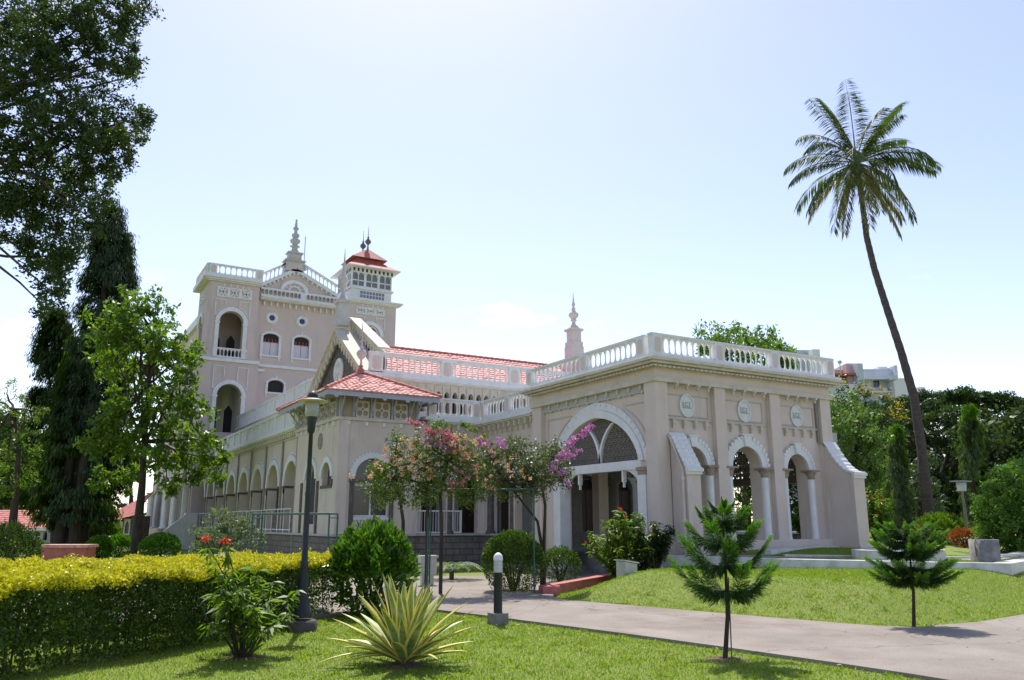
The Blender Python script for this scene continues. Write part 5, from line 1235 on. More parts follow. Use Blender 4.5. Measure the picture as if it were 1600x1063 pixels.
H1 = [gl(500, 972), gl(440, 983), gl(366, 1000), gl(247, 1024), gl(139, 1040), fl(8.0, -5.4), fl(7.2, -6.6), fl(7.2, -9)]
H1 = H1[::-1]
hedge('hedge', 'long yellow topped hedge bordering the front lawn beneath the red flowered sapling', H1, 1.25, .98, 1)
H2 = [fl(11.6, -9.5), fl(11.7, -6.2), fl(13.3, -5.1), fl(14.6, -4.0), fl(14.9, -3.1)]
hedge('hedge', 'second yellow topped hedge running behind the one by the lamp post', H2, 1.3, .98, 2)
# ---- variegated agave
ax, ay, _ = gnd(632, 1040)
ag = thing('agave', 'big spiky agave with yellow edged green leaves on the front lawn', 'plant', (ax, ay, 0))
def spike(base, dirh, lift, Ln, W, droop, twist=0):
    mb = MB(); d = Vector((math.cos(dirh), math.sin(dirh), 0)); s_ = Vector((-d.y, d.x, 0)); n = 10; rows = []
    for i in range(n + 1):
        t = i / n; a = lift - droop * t * t; 
        p = Vector(base) + (d * math.cos(lift - droop * t * .5) + Vector((0, 0, math.sin(lift - droop * t * .5)))) * Ln * t
        wd = W * (.55 + .9 * t - 0) if t < .4 else W * (.91 - .0 * t) * (1 - ((t - .4) / .6) ** 1.7) ** .9 + .001
        up = (-d * math.sin(a) + Vector((0, 0, math.cos(a))))
        row = []
        for k, f in enumerate((-1, -.62, 0, .62, 1)):
            row.append(tuple(p + s_ * wd * .5 * f + up * (abs(f) ** 1.5) * wd * .22))
        rows.append(row)
    v = [q for r_ in rows for q in r_]; b0 = len(mb.v)
    for i in range(n):
        for k in range(4):
            mb.m = 1 if k in (0, 3) else 0
            a = i * 5 + k; mb.v = mb.v or v; mb.f.append([a, a + 1, a + 6, a + 5]); mb.mi.append(mb.m); mb.sm.append(True)
    return mb
for k in range(54):
    u = k / 54; dirh = k * 2.39996 + random.uniform(-.2, .2); lift = math.radians(86 - 66 * u ** 1.15 + random.uniform(-5, 5)); Ln = (1.02 - .10 * u) * random.uniform(.82, 1.06)
    mb = spike((ax + .05 * math.cos(dirh), ay + .05 * math.sin(dirh), .03), dirh, lift, Ln, .15 * random.uniform(.85, 1.15), random.uniform(.0, .3) + .22 * u)
    mb.build('leaf', [YUCG, YUCY], ag)
dl = math.radians(math.degrees(YAW) + 90 + 10)
for dd, ln in ((0, 1.02), (.25, .8), (-.2, .75)):
    spike((ax, ay, .06), dl + dd, math.radians(20), ln, .085, .75).build('leaf', [YUCG, YUCY], ag)
mb = MB(); mb.lathe([(.34, 0), (.2, .03), (.05, .04)], (ax, ay, -.01), 16); mb.build('soil_patch', SOIL, kind='structure')
# ---- norfolk pines (young)
def araucaria(px, py, D, lean, crown_z0, top, R0, label, seed, tiers):
    rs = random.Random(seed); x, y, _ = gnd(px, py); z0 = hz(x, y)
    t = thing('young_pine', label, 'young pine', (x, y, z0), 'young pines beside the path')
    tx_, ty_ = at(px + lean, 500, D)[:2]; k_ = D / math.hypot(*at(px, 817, 1)[:2]) 
    q1 = at(px + lean, 817, D); q0 = at(px, 817, D); dx, dy = q1[0] - q0[0], q1[1] - q0[1]
    pos = lambda z: Vector((x + dx * min(1, (z / .55)) , y + dy * min(1, (z / .55)), z0 + z))
    mb = MB(); pts = [pos(top * i / 8) for i in range(9)]; mb.tube([tuple(p) for p in pts], [.03 * (1 - .75 * i / 8) for i in range(9)], 8); mb.build('trunk', BARK, t)
    for ti, (zz, rad, nb, curve) in enumerate(tiers):
        for b_ in range(nb):
            a = 2 * math.pi * (b_ + .37 * ti) / nb + rs.uniform(-.25, .25); d = Vector((math.cos(a), math.sin(a), 0)); o = pos(zz); rr = rad * rs.uniform(.85, 1.1)
            n = 16; ax_ = []
            for i in range(n + 1):
                s_ = i / n; ax_.append(o + d * rr * s_ + Vector((0, 0, rr * (curve * s_ * s_ - .10 * math.sin(math.pi * s_)))))
            P = []; Dn = []; rn = []; Ln = []
            for i in range(n * 17):
                s_ = .10 + .9 * rs.random(); j = min(n - 1, int(s_ * n)); p = ax_[j].lerp(ax_[j + 1], s_ * n - j); tan = (ax_[j + 1] - ax_[j]).normalized()
                side = tan.cross(Vector((0, 0, 1))).normalized() * (1 if rs.random() < .5 else -1)
                dn = side * (.6 + .3 * rs.random()) + tan * (.75 + .5 * s_) + Vector((0, 0, rs.uniform(-1.3, .0) * (1.15 - .8 * s_) + .2 * s_))
                P.append(tuple(p)); Dn.append(tuple(dn)); Ln.append((.13 + .06 * rs.random()) * (1.1 - .4 * s_) * min(1, rr / .35)); rn.append(min(1, .15 + .55 * s_ ** 2 + .3 * rs.random()))
            mb = MB(); mb.tube([tuple(p) for p in ax_], [.009 * (1 - .6 * i / n) for i in range(n + 1)], 5); br = mb.build('branch', BARK, t)
            P = np.array(P); Dn = np.array(Dn); young = np.array(rn) > .62
            # every needle shoot is itself a little brush: shoot plus tufts
            for nm, mk, mt_ in (('needles', ~young, L_ARAU), ('young_needles', young, L_ARAUY)):
                Pq = P[mk]; Dq = Dn[mk]; Lq = np.array(Ln)[mk]; m_ = len(Pq)
                if m_ == 0: continue
                Dq = Dq / np.linalg.norm(Dq, axis=1, keepdims=True)
                rep_ = 6; tt = np.tile(np.arange(rep_) / rep_, m_); PP = np.repeat(Pq, rep_, 0) + np.repeat(Dq * Lq[:, None], rep_, 0) * tt[:, None]
                DD = np.repeat(Dq, rep_, 0) + rdir(m_ * rep_) * .28 + np.array([0, 0, -.25])
                leaves(nm, PP, DD, rdir(m_ * rep_), np.repeat(Lq, rep_) * .42, .007, mt_, br, rn=np.clip(np.repeat(np.array(rn)[mk], rep_) + R.normal(size=m_ * rep_) * .12, 0, 1))
    return t, x, y, z0
A1 = araucaria(1133, 1031, 9.4, 9, 0, 1.92, .6, 'young pine with upswept branches between the camera and the porch, tied to a stake', 3,
     [(.80, .66, 6, .46), (1.10, .53, 5, .56), (1.38, .47, 5, .44), (1.60, .31, 5, .50), (1.77, .14, 4, .6)])
mb = MB(); mb.tube([(A1[1] + .06, A1[2] - .05, 0), (A1[1] + .08, A1[2] - .05, .95)], .008, 6); tag(mb.build('stake', DARKST), 'thin dark stake beside the trunk of the nearer young pine', 'stake')
mb = MB(); mb.lathe([(.30, 0), (.18, .025), (.05, .03)], (A1[1], A1[2], -.01), 16); mb.build('soil_patch', SOIL, kind='structure')
A2 = araucaria(1428, 984, 12.0, 6, 0, 1.60, .6, 'smaller bushy young pine on the far lawn beyond the path', 9,
     [(.78, .60, 8, .12), (.93, .57, 8, .16), (1.18, .52, 8, .18), (1.33, .52, 8, .24), (1.47, .36, 7, .26)])
mb = MB(); mb.lathe([(.36, 0), (.2, .02), (.05, .03)], (A2[1], A2[2], A2[3] - .005), 16); mb.build('soil_patch', SOIL, kind='structure')
# ---- shrubs with long leaves
def shrub(name, label, cat, base, H, W, stems, lm, leafL, leafW, nleaf, droop=.4, flowers=None, group=None, spread=1., low=.25):
    t = thing(name, label, cat, base, group); mb = MB(); P = []; D_ = []; tips = []
    for s_ in range(stems):
        a = random.random() * 6.283; r_ = W * math.sqrt(random.random()) * spread; h = H * random.uniform(.55, 1.0) * (1 - .35 * (r_ / W) ** 2)
        b0 = Vector(base) + Vector((math.cos(a), math.sin(a), 0)) * r_ * .15; b1 = Vector(base) + Vector((math.cos(a) * r_, math.sin(a) * r_, h)); mid = b0.lerp(b1, .5) + Vector((random.uniform(-.05, .05), random.uniform(-.05, .05), .1 * H))
        pts = [b0.lerp(mid, k / 4).lerp(mid.lerp(b1, k / 4), k / 4) for k in range(5)]; mb.tube([tuple(p) for p in pts], [.016, .013, .01, .008, .004], 5); tips.append(b1)
        for k in range(nleaf):
            q = low + (1 - low) * random.random() ** .7; j = min(3, int(q * 4)); p = pts[j].lerp(pts[j + 1], q * 4 - j); aa = random.random() * 6.283
            P.append(tuple(p)); D_.append((math.cos(aa), math.sin(aa), random.uniform(-droop * 1.6, .8 - droop)))
    mb.build('stem', BARK, t); P = np.array(P); D_ = np.array(D_); n = len(P)
    leaves('foliage', P, D_, np.array([0, 0, 1.]) + rdir(n) * .5, leafL * (.6 + .6 * R.rand(n)), leafW * (.7 + .5 * R.rand(n)), lm, t)
    if flowers:
        fm, nf, fs = flowers
        for k in range(nf):
            c = tips[(k * 7) % len(tips)]; m_ = 16; leaves('flower', np.array(tuple(c)) + R.normal(size=(m_, 3)) * fs * .16 + np.array([0, 0, .03]), rdir(m_) + np.array([0, 0, .6]), rdir(m_), fs, fs * .55, fm, t)
    return t
x, y, _ = gnd(377, 1028)
sp_ = shrub('sapling', 'young leafy sapling with two red flower heads in front of the hedge', 'sapling', (x, y, 0), 1.16, .74, 24, L_MID, .19, .05, 36, .6, None, low=.5)
mb = MB(); mb.tube([(x, y, 0), (x + .01, y, .6)], [.022, .018], 7); mb.build('trunk', BARK, sp_)
for px, py in ((321, 843), (352, 846)):
    c = at(px, py, 9.9); m_ = 60; leaves('flower', np.array(c) + R.normal(size=(m_, 3)) * np.array([.026, .026, .012]), rdir(m_) + np.array([0, 0, .5]), rdir(m_), .036, .024, L_RED, sp_)
    mb = MB(); mb.tube([(x, y, .55), ((x + c[0]) / 2, (y + c[1]) / 2, .95), c], [.01, .008, .005], 5); mb.build('stem', BARK, sp_)
    n = 46; tt = R.rand(n)[:, None]; P = np.array(c) * tt + np.array([(x + c[0]) / 2, (y + c[1]) / 2, .9]) * (1 - tt) + np.array([0, 0, -.05]); leaves('foliage', P, rdir(n) + np.array([0, 0, -.5]), np.array([0, 0, 1.]) + rdir(n) * .4, .16, .04, L_MID, sp_)
mb = MB(); mb.lathe([(.34, 0), (.2, .025), (.05, .03)], (x, y, -.01), 16); mb.build('soil_patch', SOIL, kind='structure')
n = 22; P = np.array([x + .05, y - .02, .03]) + R.normal(size=(n, 3)) * .02; leaves('foliage', P, rdir(n) + np.array([0, 0, 1.2]), rdir(n), .26, .05, L_BRI, sp_)
# ---- round glossy bushes
def bush(name, label, c, rx, rz, lm, leaf, n, asp=.5, group=None, inner=None, base=None, lump=.08, spiky=0.):
    x, y = c[0], c[1]; z0 = c[2]; t = thing(name, label, 'bush', (x, y, z0), group)
    d = rdir(n); d[:, 2] = np.abs(d[:, 2]) * np.sign(R.rand(n) - .22); 
    ph = np.arctan2(d[:, 1], d[:, 0]); el = np.arcsin(np.clip(d[:, 2], -1, 1)); rad = 1 + lump * np.sin(5 * ph + 3 * el + rx * 7) + lump * .8 * np.sin(9 * ph - 5 * el) + lump * .6 * np.sin(17 * ph + 11 * el)
    rad *= 1 - .28 * R.rand(n) ** 2.2
    zc = rz * .5; P = np.stack([x + d[:, 0] * rx * rad, y + d[:, 1] * rx * rad, z0 + zc + d[:, 2] * rz * .52 * rad], 1); P[:, 2] = np.maximum(P[:, 2], z0 + .02)
    D_ = d + rdir(n) * .8 + np.array([0, 0, .35 + spiky]); leaves('foliage', P, D_, d + rdir(n) * .6, leaf * (.6 + .8 * R.rand(n)), leaf * asp, lm, t)
    mb = MB(); m0 = []
    for k in range(9): a = k * .7; mb.tube([(x, y, z0 - .05), (x + math.cos(a) * rx * .3, y + math.sin(a) * rx * .3, z0 + rz * .4), (x + math.cos(a) * rx * .7, y + math.sin(a) * rx * .7, z0 + rz * (.45 + .4 * (k % 3) / 2))], [.03, .02, .008], 5)
    mb.build('stem', BARK, t); return t
x, y, _ = gnd(580, 962)
bush('glossy_bush', 'round bush of big glossy bright green leaves behind the agave', (x, y, 0), .63, 1.42, leafmat('leaf_glossy', (.035, .09, .012), (.11, .22, .02), .35, rough=.3), .15, 4300, .42, spiky=.3, lump=.12)
x, y, _ = gnd(803, 928)
bush('clipped_bush', 'round clipped dark green bush behind the bollard light', (x + .1, y + .2, 0), .72, 1.36, L_HEDGE, .05, 14000, .6, lump=.035)
x, y, z = G(875, 870, 22.5); bush('small_bush', 'small bush beside the white pier of the great arch', (x, y, 0), .5, .9, L_HEDGE, .06, 3500)
for px, py, D, w, h, lab in ((252, 852, 34, 28, 22, 'smooth green dome shrub beside the dark tree trunk'), (157, 858, 36, 17, 18, 'small clipped dome next to the brick red planter'), (186, 860, 40, 22, 16, 'low spreading clipped shrub right of the brick red planter'), (35, 865, 33, 42, 18, 'low fresh green mound of shrubs at the far left'), (168, 838, 47, 20, 22, 'pale green shrub in front of the side stair roof')):
    x, y, z = G(px, 840, D); bush('dome_shrub', lab, (x, y, 0), pm(w, D), pm(h * 1.9, D), L_MID if 'fresh' in lab or 'pale' in lab else L_BRI, .10, 5200, .5, 'clipped dome shrubs on the left lawn', lump=.02 if 'smooth' in lab else .06)
x, y, z = G(8, 850, 26); bush('dark_bush', 'dark bush cut by the left edge of the picture', (x, y, 0), .9, 1.5, L_DARK, .09, 5000)
# grey-leaved shrub before the arcade
t = thing('grey_shrub', 'loose grey green shrub in front of the arcade railing', 'shrub', G(345, 850, 27))
mb = MB(); gb = G(345, 850, 27); bl = pblobs([(330, 835, 28), (355, 818, 26), (372, 840, 24), (318, 850, 22), (385, 815, 16), (345, 800, 12), (395, 840, 16)], 27, .5)
for c, r_ in bl: limb(mb, gb, c, .04, .01)
mb.build('stem', BARK, t); crown('foliage', bl, L_GREY, t, dens=95, per=34, clr=.13, leaf=.09, asp=.45)
# ---- hibiscus bushes
bs_ = G(978, 870, 21.0)
shrub('flowering_bush', 'tall leafy bush with red flowers in front of the great arch', 'bush', (bs_[0], bs_[1], .05), 1.95, 1.02, 64, L_MID, .17, .06, 60, .5, (L_RED, 9, .045), low=.15)
bs2 = at(1022, 817, 20.2); shrub('flowering_bush', 'thinner dark leaved bush by the porch corner left of the buttress', 'bush', (bs2[0], bs2[1], hz(bs2[0], bs2[1])), 1.35, .62, 22, L_DARK, .18, .06, 44, .6, None, low=.2)
b3 = at(1368, 817, 27); shrub('flowering_bush', 'red flowered bush right of the far buttress', 'bush', (b3[0], b3[1], .9), 1.9, .55, 40, L_MID, .15, .07, 50, .4, (L_RED, 8, .055), low=.1)
b4 = at(1262, 817, 33); shrub('flowering_bush', 'green shrub seen through the right hand arch of the porch', 'bush', (b4[0], b4[1], .8), 1.9, .9, 36, L_MID, .16, .08, 50, .4, None, low=.1)
# ---- dwarf palm by the plinth
fp = G(706, 880, 23.5); t = thing('dwarf_palm', 'small feathery palm growing against the stone plinth', 'palm', (fp[0], fp[1], 0))
for k in range(12):
    a = k * .55; d = Vector((math.cos(a), math.sin(a), 0)); mb = MB(); ax_ = [Vector((fp[0], fp[1], .25)) + d * .85 * s_ + Vector((0, 0, .95 * s_ - .85 * s_ * s_)) for s_ in [i / 8 for i in range(9)]]
    mb.tube([tuple(p) for p in ax_], .008, 4); fr = mb.build('frond', GREENP, t); P = []; D_ = []
    for i in range(60):
        s_ = .15 + .85 * i / 60; j = min(7, int(s_ * 8)); p = ax_[j].lerp(ax_[j + 1], s_ * 8 - j); sd_ = Vector((-d.y, d.x, 0)) * (1 if i % 2 else -1); P.append(tuple(p)); D_.append(tuple(sd_ + d * .5 + Vector((0, 0, -.25))))
    leaves('leaflets', np.array(P), np.array(D_), rdir(60) * .3 + np.array([0, 0, 1.]), .24, .022, L_MID, fr)
mb = MB(); mb.tube([(fp[0], fp[1], 0), (fp[0], fp[1], .3)], .07, 8); mb.build('trunk', BARKL, t)
# ---- bougainvilleas
def boug(label, base, D, trunks, blobs, sprays, dens, lm):
    t = thing('bougainvillea', label, 'bougainvillea', base, 'bougainvilleas over the drive')
    mb = MB()
    for tr in trunks: pts = [at(*q) for q in tr]; mb.tube([(pts[0][0], pts[0][1], 0)] + pts, [.045] + [.042 * (1 - .55 * i / len(pts)) for i in range(len(pts))], 7)
    bl = pblobs(blobs, D, .35)
    for c, r_ in bl:
        src = at(*trunks[random.randrange(len(trunks))][-1]); limb(mb, src, c, .03, .008, 5, .15)
        for _ in range(5): e = Vector(c) + Vector(tuple(rdir(1)[0])) * r_[0] * 1.05; limb(mb, c, e, .010, .003, 4, .2)
    mb.build('trunk', BARK, t)
    crown('foliage', bl, lm, t, dens=dens, per=15, clr=.13, leaf=.062, asp=.62, fill=.6)
    for (p0, p1, w, mt_, n) in sprays:
        a = np.array(at(*p0)); b_ = np.array(at(*p1)); nc = max(3, n // 13); n = nc * 13; tt = np.repeat(R.rand(nc), 13); P = a + (b_ - a) * tt[:, None] + np.array([0, 0, 1.]) * (.25 * np.linalg.norm(b_ - a) * tt * (1 - tt))[:, None] + np.repeat(R.normal(size=(nc, 3)), 13, 0) * w * (1.1 - .5 * tt)[:, None] + R.normal(size=(n, 3)) * .022
        leaves('bract_spray', P, rdir(n) + np.array([0, 0, .3]), rdir(n), .045, .042, mt_, t, kind='stuff')
    return t, bl
b0 = G(640, 880, 19.2)
T1, BL1 = boug('large bougainvillea with peach, pink and purple bracts left of the drive', (b0[0], b0[1], 0), 19.0,
  [[(630, 815, 19.2), (625, 780, 19.2), (618, 745, 19.0)], [(668, 815, 19.2), (668, 770, 19), (672, 730, 19)], [(690, 830, 19), (688, 770, 19), (700, 720, 18.9)]],
  [(612, 752, 30), (640, 725, 34), (675, 700, 34), (700, 740, 40), (655, 765, 34), (600, 775, 22), (720, 705, 30), (742, 745, 34), (590, 735, 20), (690, 680, 22), (620, 690, 18), (580, 762, 16), (735, 775, 22)],
  [((690, 690, 18.6), (634, 656, 18.5), .06, L_PINK, 420), ((690, 690, 18.6), (722, 690, 18.5), .07, L_PINK, 240), ((720, 720, 18.6), (690, 672, 18.5), .08, L_PINK, 380), ((700, 700, 18.5), (655, 688, 18.4), .06, L_PURP, 200), ((760, 765, 18.5), (705, 690, 18.3), .12, L_PEACH, 460),
   ((640, 690, 18.4), (680, 740, 18.3), .2, L_PEACH, 420), ((600, 720, 18.5), (650, 745, 18.4), .2, L_PEACH, 340), ((560, 770, 18.6), (620, 700, 18.4), .16, L_PEACH, 150), ((770, 700, 18.5), (708, 682, 18.3), .07, L_PEACH, 160), ((700, 760, 18.3), (745, 735, 18.2), .12, L_PINK, 200)], 330, L_BOUG)
b1 = G(842, 880, 20.0)
T2_, BL2 = boug('grey green bougainvillea with a long purple spray, right of the drive', (b1[0], b1[1], 0), 19.6,
  [[(846, 850, 20), (840, 815, 19.8), (805, 770, 19.6)], [(850, 850, 20), (852, 790, 19.8), (845, 750, 19.6)]],
  [(780, 735, 32), (815, 720, 34), (850, 730, 34), (835, 755, 28), (790, 760, 24), (870, 712, 22), (765, 712, 20), (880, 745, 18), (800, 700, 20), (755, 750, 20)],
  [((868, 722, 19.0), (925, 668, 18.8), .045, L_PURP, 520), ((880, 720, 19.0), (905, 705, 18.8), .06, L_PURP, 160), ((862, 730, 18.9), (892, 762, 18.7), .05, L_PURP, 170), ((770, 712, 19), (758, 690, 18.9), .04, L_PURP, 120), ((775, 705, 19), (720, 660, 18.8), .035, L_MID, 300), ((752, 695, 18.8), (742, 680, 18.8), .035, L_PURP, 110), ((776, 690, 18.8), (790, 700, 18.8), .05, L_PURP, 130), ((745, 710, 18.8), (820, 750, 18.6), .2, L_PEACH, 240)], 340, leafmat('leaf_boug_grey', (.05, .075, .03), (.14, .17, .07), .3))
# ================================================================== TREES
# near tree reaching in from the upper left
D0 = 25
tb = at(-260, 817, D0)
bl = pblobs([(20, 30, 60), (90, 40, 60), (160, 20, 50), (200, 30, 34), (60, 120, 60), (140, 100, 50), (190, 90, 30), (30, 210, 60), (110, 190, 60), (180, 190, 40), (222, 182, 20), (160, 235, 44), (200, 225, 24),
   (60, 290, 60), (130, 290, 46), (20, 330, 50), (90, 360, 44), (50, 400, 30), (90, 420, 30), (85, 460, 26), (10, 100, 50), (195, 100, 18), (205, 120, 12), (185, 262, 18), (140, 340, 24), (110, 400, 22), (70, 480, 14), (232, 8, 16)], D0, 1.6)
bl = [(c, tuple(np.array(r_) * 1.05)) for c, r_ in bl]
tr = [at(-260, 600, D0), at(-240, 400, D0), at(-200, 250, D0), at(-120, 180, D0)]
tree('shade_tree', 'large dark leaved tree reaching in over the upper left corner', 'tree', (tb[0], tb[1], 0), tr, bl, L_DARK, r=.30, start=.25, dens=50, per=56, clr=.26, leaf=.13, asp=.5, fill=.55)
# mast trees with drooping foliage (left)
def mast(label, px, D, ptop, pbot, wpx, lm, group, young=None, taper=.55, n=9000, leaf=.2, lean=0):
    b = at(px, 817, D); z0 = hz(b[0], b[1]); zt = at(px + lean, ptop, D)[2]; zb = at(px, pbot, D)[2]; tp_ = at(px + lean, ptop, D)
    t = thing('mast_tree', label, 'tree', (b[0], b[1], z0), group)
    mb = MB(); mb.tube([(b[0], b[1], z0 - .1), ((b[0] + tp_[0]) / 2, (b[1] + tp_[1]) / 2, (z0 + zt) / 2), (tp_[0], tp_[1], zt)], [pm(wpx, D) * .28, pm(wpx, D) * .15, .02], 9); mb.build('trunk', BARK, t)
    h = zt - zb; k = 170; u = R.rand(k) ** .9; a = R.rand(k) * 6.283; rad = pm(wpx, D) * (1 - u ** 1.5) ** taper * (.55 + .55 * R.rand(k)) + .04
    C = np.stack([b[0] + (tp_[0] - b[0]) * (zb + u * h - z0) / (zt - z0) + np.cos(a) * rad, b[1] + (tp_[1] - b[1]) * (zb + u * h - z0) / (zt - z0) + np.sin(a) * rad, zb + u * h], 1)
    per = n // k; cl = np.repeat(C, per, 0); m_ = len(cl); dz = R.rand(m_); off = R.normal(size=(m_, 3)) * np.array([.14, .14, .05]) * pm(wpx, D) * .9; cl = cl + off; cl[:, 2] -= dz * h * .055
    o = (cl - np.array([b[0], b[1], 0])) * np.array([1, 1, 0]); o /= (np.linalg.norm(o, axis=1, keepdims=True) + 1e-6)
    D_ = o * .45 + rdir(m_) * .35 + np.array([0, 0, -1.0]); top_ = (cl[:, 2] > zb + h * .86) if young else np.zeros(m_, bool)
    leaves('crown', cl[~top_], D_[~top_], o[~top_] + rdir((~top_).sum()) * .4, leaf * (.7 + .6 * R.rand((~top_).sum())), leaf * .2, lm, t, rn=np.clip(np.repeat(R.rand(k), per)[~top_] * .6 + R.rand((~top_).sum()) * .4, 0, 1))
    if lm is L_POLY:
        q = (R.rand(m_) < .10) & (cl[:, 2] < zb + h * .55); leaves('light_foliage', cl[q] + o[q] * .25, D_[q], o[q], leaf, leaf * .22, L_MID, t)
    if young: leaves('young_crown', cl[top_], D_[top_] + np.array([0, 0, .5]), o[top_], leaf, leaf * .22, young, t)
    return t
gm = 'dark drooping mast trees on the left'
mast('dark drooping mast tree, tallest of the left group, top between the shade tree and sky', 128, 46, 308, 790, 42, L_POLY, gm, None, .42, 36000, .30, 48)
mast('dark drooping mast tree with a slim top beside the leafy tree', 150, 47, 360, 800, 34, L_POLY, gm, None, .42, 28000, .30, 46)
mast('dark drooping mast tree standing lowest at the left of its group', 98, 48, 480, 800, 46, L_POLY, gm, None, .42, 32000, .30, -6)
mast('dark drooping mast tree behind the two dark trunks', 120, 44, 560, 815, 40, L_POLY, gm, None, .42, 30000, .28, 2)
for px in (96, 119):
    b = at(px, 817, 43.5); mb = MB(); mb.tube([(b[0], b[1], -.1), (b[0], b[1], 2.2), (b[0] + .05, b[1], 6)], [.32, .27, .2], 10); mb.build('trunk', BARK, thing('tree_trunk', 'dark straight trunk under the mast trees, %s' % ('left of the pair' if px < 100 else 'right of the pair'), 'tree trunk', (b[0], b[1], 0)))
# leafy tree before the palace corner
D0 = 38; tb = at(216, 817, D0)
bl = pblobs([(215, 480, 22), (245, 500, 26), (190, 490, 22), (165, 520, 30), (215, 530, 36), (262, 535, 30), (290, 560, 24), (180, 570, 34), (235, 580, 38), (285, 595, 26), (205, 630, 38), (255, 635, 34), (300, 640, 30), (170, 650, 28), (230, 680, 34), (285, 690, 38), (325, 690, 26), (335, 720, 20), (180, 700, 26), (250, 720, 28), (300, 740, 26), (205, 745, 20), (150, 500, 14), (200, 455, 12), (248, 465, 12), (310, 560, 12), (150, 690, 22), (345, 745, 14), (270, 760, 16), (160, 745, 22)], D0, 1.5)
tree('leafy_tree', 'airy bright green leafy tree standing before the palace corner', 'tree', (tb[0], tb[1], 0), [at(222, 760, D0), at(226, 690, D0), at(232, 600, D0), at(236, 520, D0)], bl, L_MID, r=.20, start=.3, dens=27, per=24, clr=.30, leaf=.25, asp=.5, fill=.65, hang=.3)
# light hanging foliage at the far left and feathery tree
D0 = 34; tb = at(22, 817, D0)
tree('feathery_tree', 'thin tree with feathery light foliage at the far left', 'tree', (tb[0], tb[1], 0), [at(26, 760, D0), at(30, 700, D0), at(20, 640, D0)], pblobs([(10, 605, 24, 8), (45, 625, 22, 7), (15, 645, 26, 9), (50, 655, 20, 7), (20, 690, 22, 12), (5, 720, 26), (45, 740, 22), (20, 760, 20), (55, 700, 18), (70, 645, 12, 4), (-20, 620, 30, 12), (-25, 700, 34)], D0, .8), L_MID, r=.17, dens=24, per=34, clr=.26, leaf=.14, asp=.3, fill=.6)
# background woods, left
for k, (px, w, top, D, lab) in enumerate([(-30, 70, 650, 90, 'dark round tree behind the red roofed corridor at the left edge'), (60, 60, 690, 85, 'dark tree behind the middle of the red roofed corridor'), (150, 55, 665, 88, 'dark tree behind the mast trees'), (205, 40, 690, 80, 'dark tree behind the trunk of the leafy tree'), (20, 60, 640, 100, 'tall pale crowned tree farthest back on the left')]):
    b = at(px, 817, D); tree('background_tree', lab, 'tree', (b[0], b[1], -.3), [at(px, 790, D), at(px, 760, D)], pblobs([(px + random.uniform(-.6, .6) * w, top + w * .5 + random.uniform(-.3, .9) * w, w * .42) for _ in range(9)] + [(px, 800, w * .6)], D, 2), L_DARK if k < 4 else L_MID, r=.4, group='trees behind the left lawn', dens=6, per=26, clr=.9, leaf=.5, asp=.6)
# ---- right side
# coconut palm
D0 = 30; tb = at(1451, 817, D0); zb = hz(tb[0], tb[1])
cp = thing('coconut_palm', 'very tall leaning coconut palm against the sky', 'palm', (tb[0], tb[1], zb))
tp = [(tb[0], tb[1], zb - .2)] + [at(px, py, D0 + dd) for px, py, dd in ((1449, 780, 0), (1440, 700, 0), (1428, 620, 0), (1408, 550, .1), (1385, 480, .2), (1366, 420, .3), (1354, 370, .3), (1349, 330, .3), (1343, 285, .3), (1338, 255, .3))]
mb = MB(); tpp = []
for i in range(len(tp) - 1):
    for k in range(8): tpp.append(tuple(Vector(tp[i]).lerp(Vector(tp[i + 1]), k / 8)))
tpp.append(tuple(tp[-1])); nT = len(tpp)
mb.tube(tpp, [(.215 - .13 * (i / nT) ** .6) * (1.06 if i % 2 else .98) for i in range(nT)], 12); mb.build('trunk', BARKL, cp)
top = Vector(tp[-1]); rgt = Vector((math.sin(YAW), -math.cos(YAW), 0)); fw_ = Vector((math.cos(YAW), math.sin(YAW), 0))
def frond(az, el, Ln, droop, lm, ragged=0., top=top, name='frond', tw=0.):
    d = Vector((math.cos(az), math.sin(az), 0)); n = 14; pts = []; p = top.copy(); a = el
    for i in range(n + 1): pts.append(p.copy()); a = el - droop * (i / n) ** 1.3; p = p + (d * math.cos(a) + Vector((0, 0, math.sin(a)))) * Ln / n
    mb = MB(); mb.tube([tuple(q) for q in pts], [.035 * (1 - .85 * i / n) for i in range(n + 1)], 5); f = mb.build(name, MATS['frond_rib'], cp)
    P = []; D_ = []; Lz = []; m_ = 84
    for i in range(m_):
        for sd_ in (-1, 1):
            if random.random() < ragged: continue
            s_ = .14 + .86 * i / m_; j = min(n - 1, int(s_ * n)); q = pts[j].lerp(pts[j + 1], s_ * n - j); tan = (pts[j + 1] - pts[j]).normalized(); side = Vector((-d.y, d.x, 0)) * sd_
            P.append(tuple(q)); D_.append(tuple(side * (.62) + tan * .55 + Vector((0, 0, -.42 - .25 * s_ + random.uniform(-.12, .12) + tw * sd_)))); Lz.append((.74 * math.sin(math.pi * (.12 + .8 * s_)) ** .7 + .1) * random.uniform(.8, 1.1))
    P = np.array(P); leaves('leaflets', P, np.array(D_), rdir(len(P)) * .4 + np.array([0, 0, 1.]), np.array(Lz), .042, lm, f)
mat('frond_rib', (.16, .17, .07), .6, (.22, .22, .10), 6)
a0 = math.atan2(rgt.y, rgt.x)
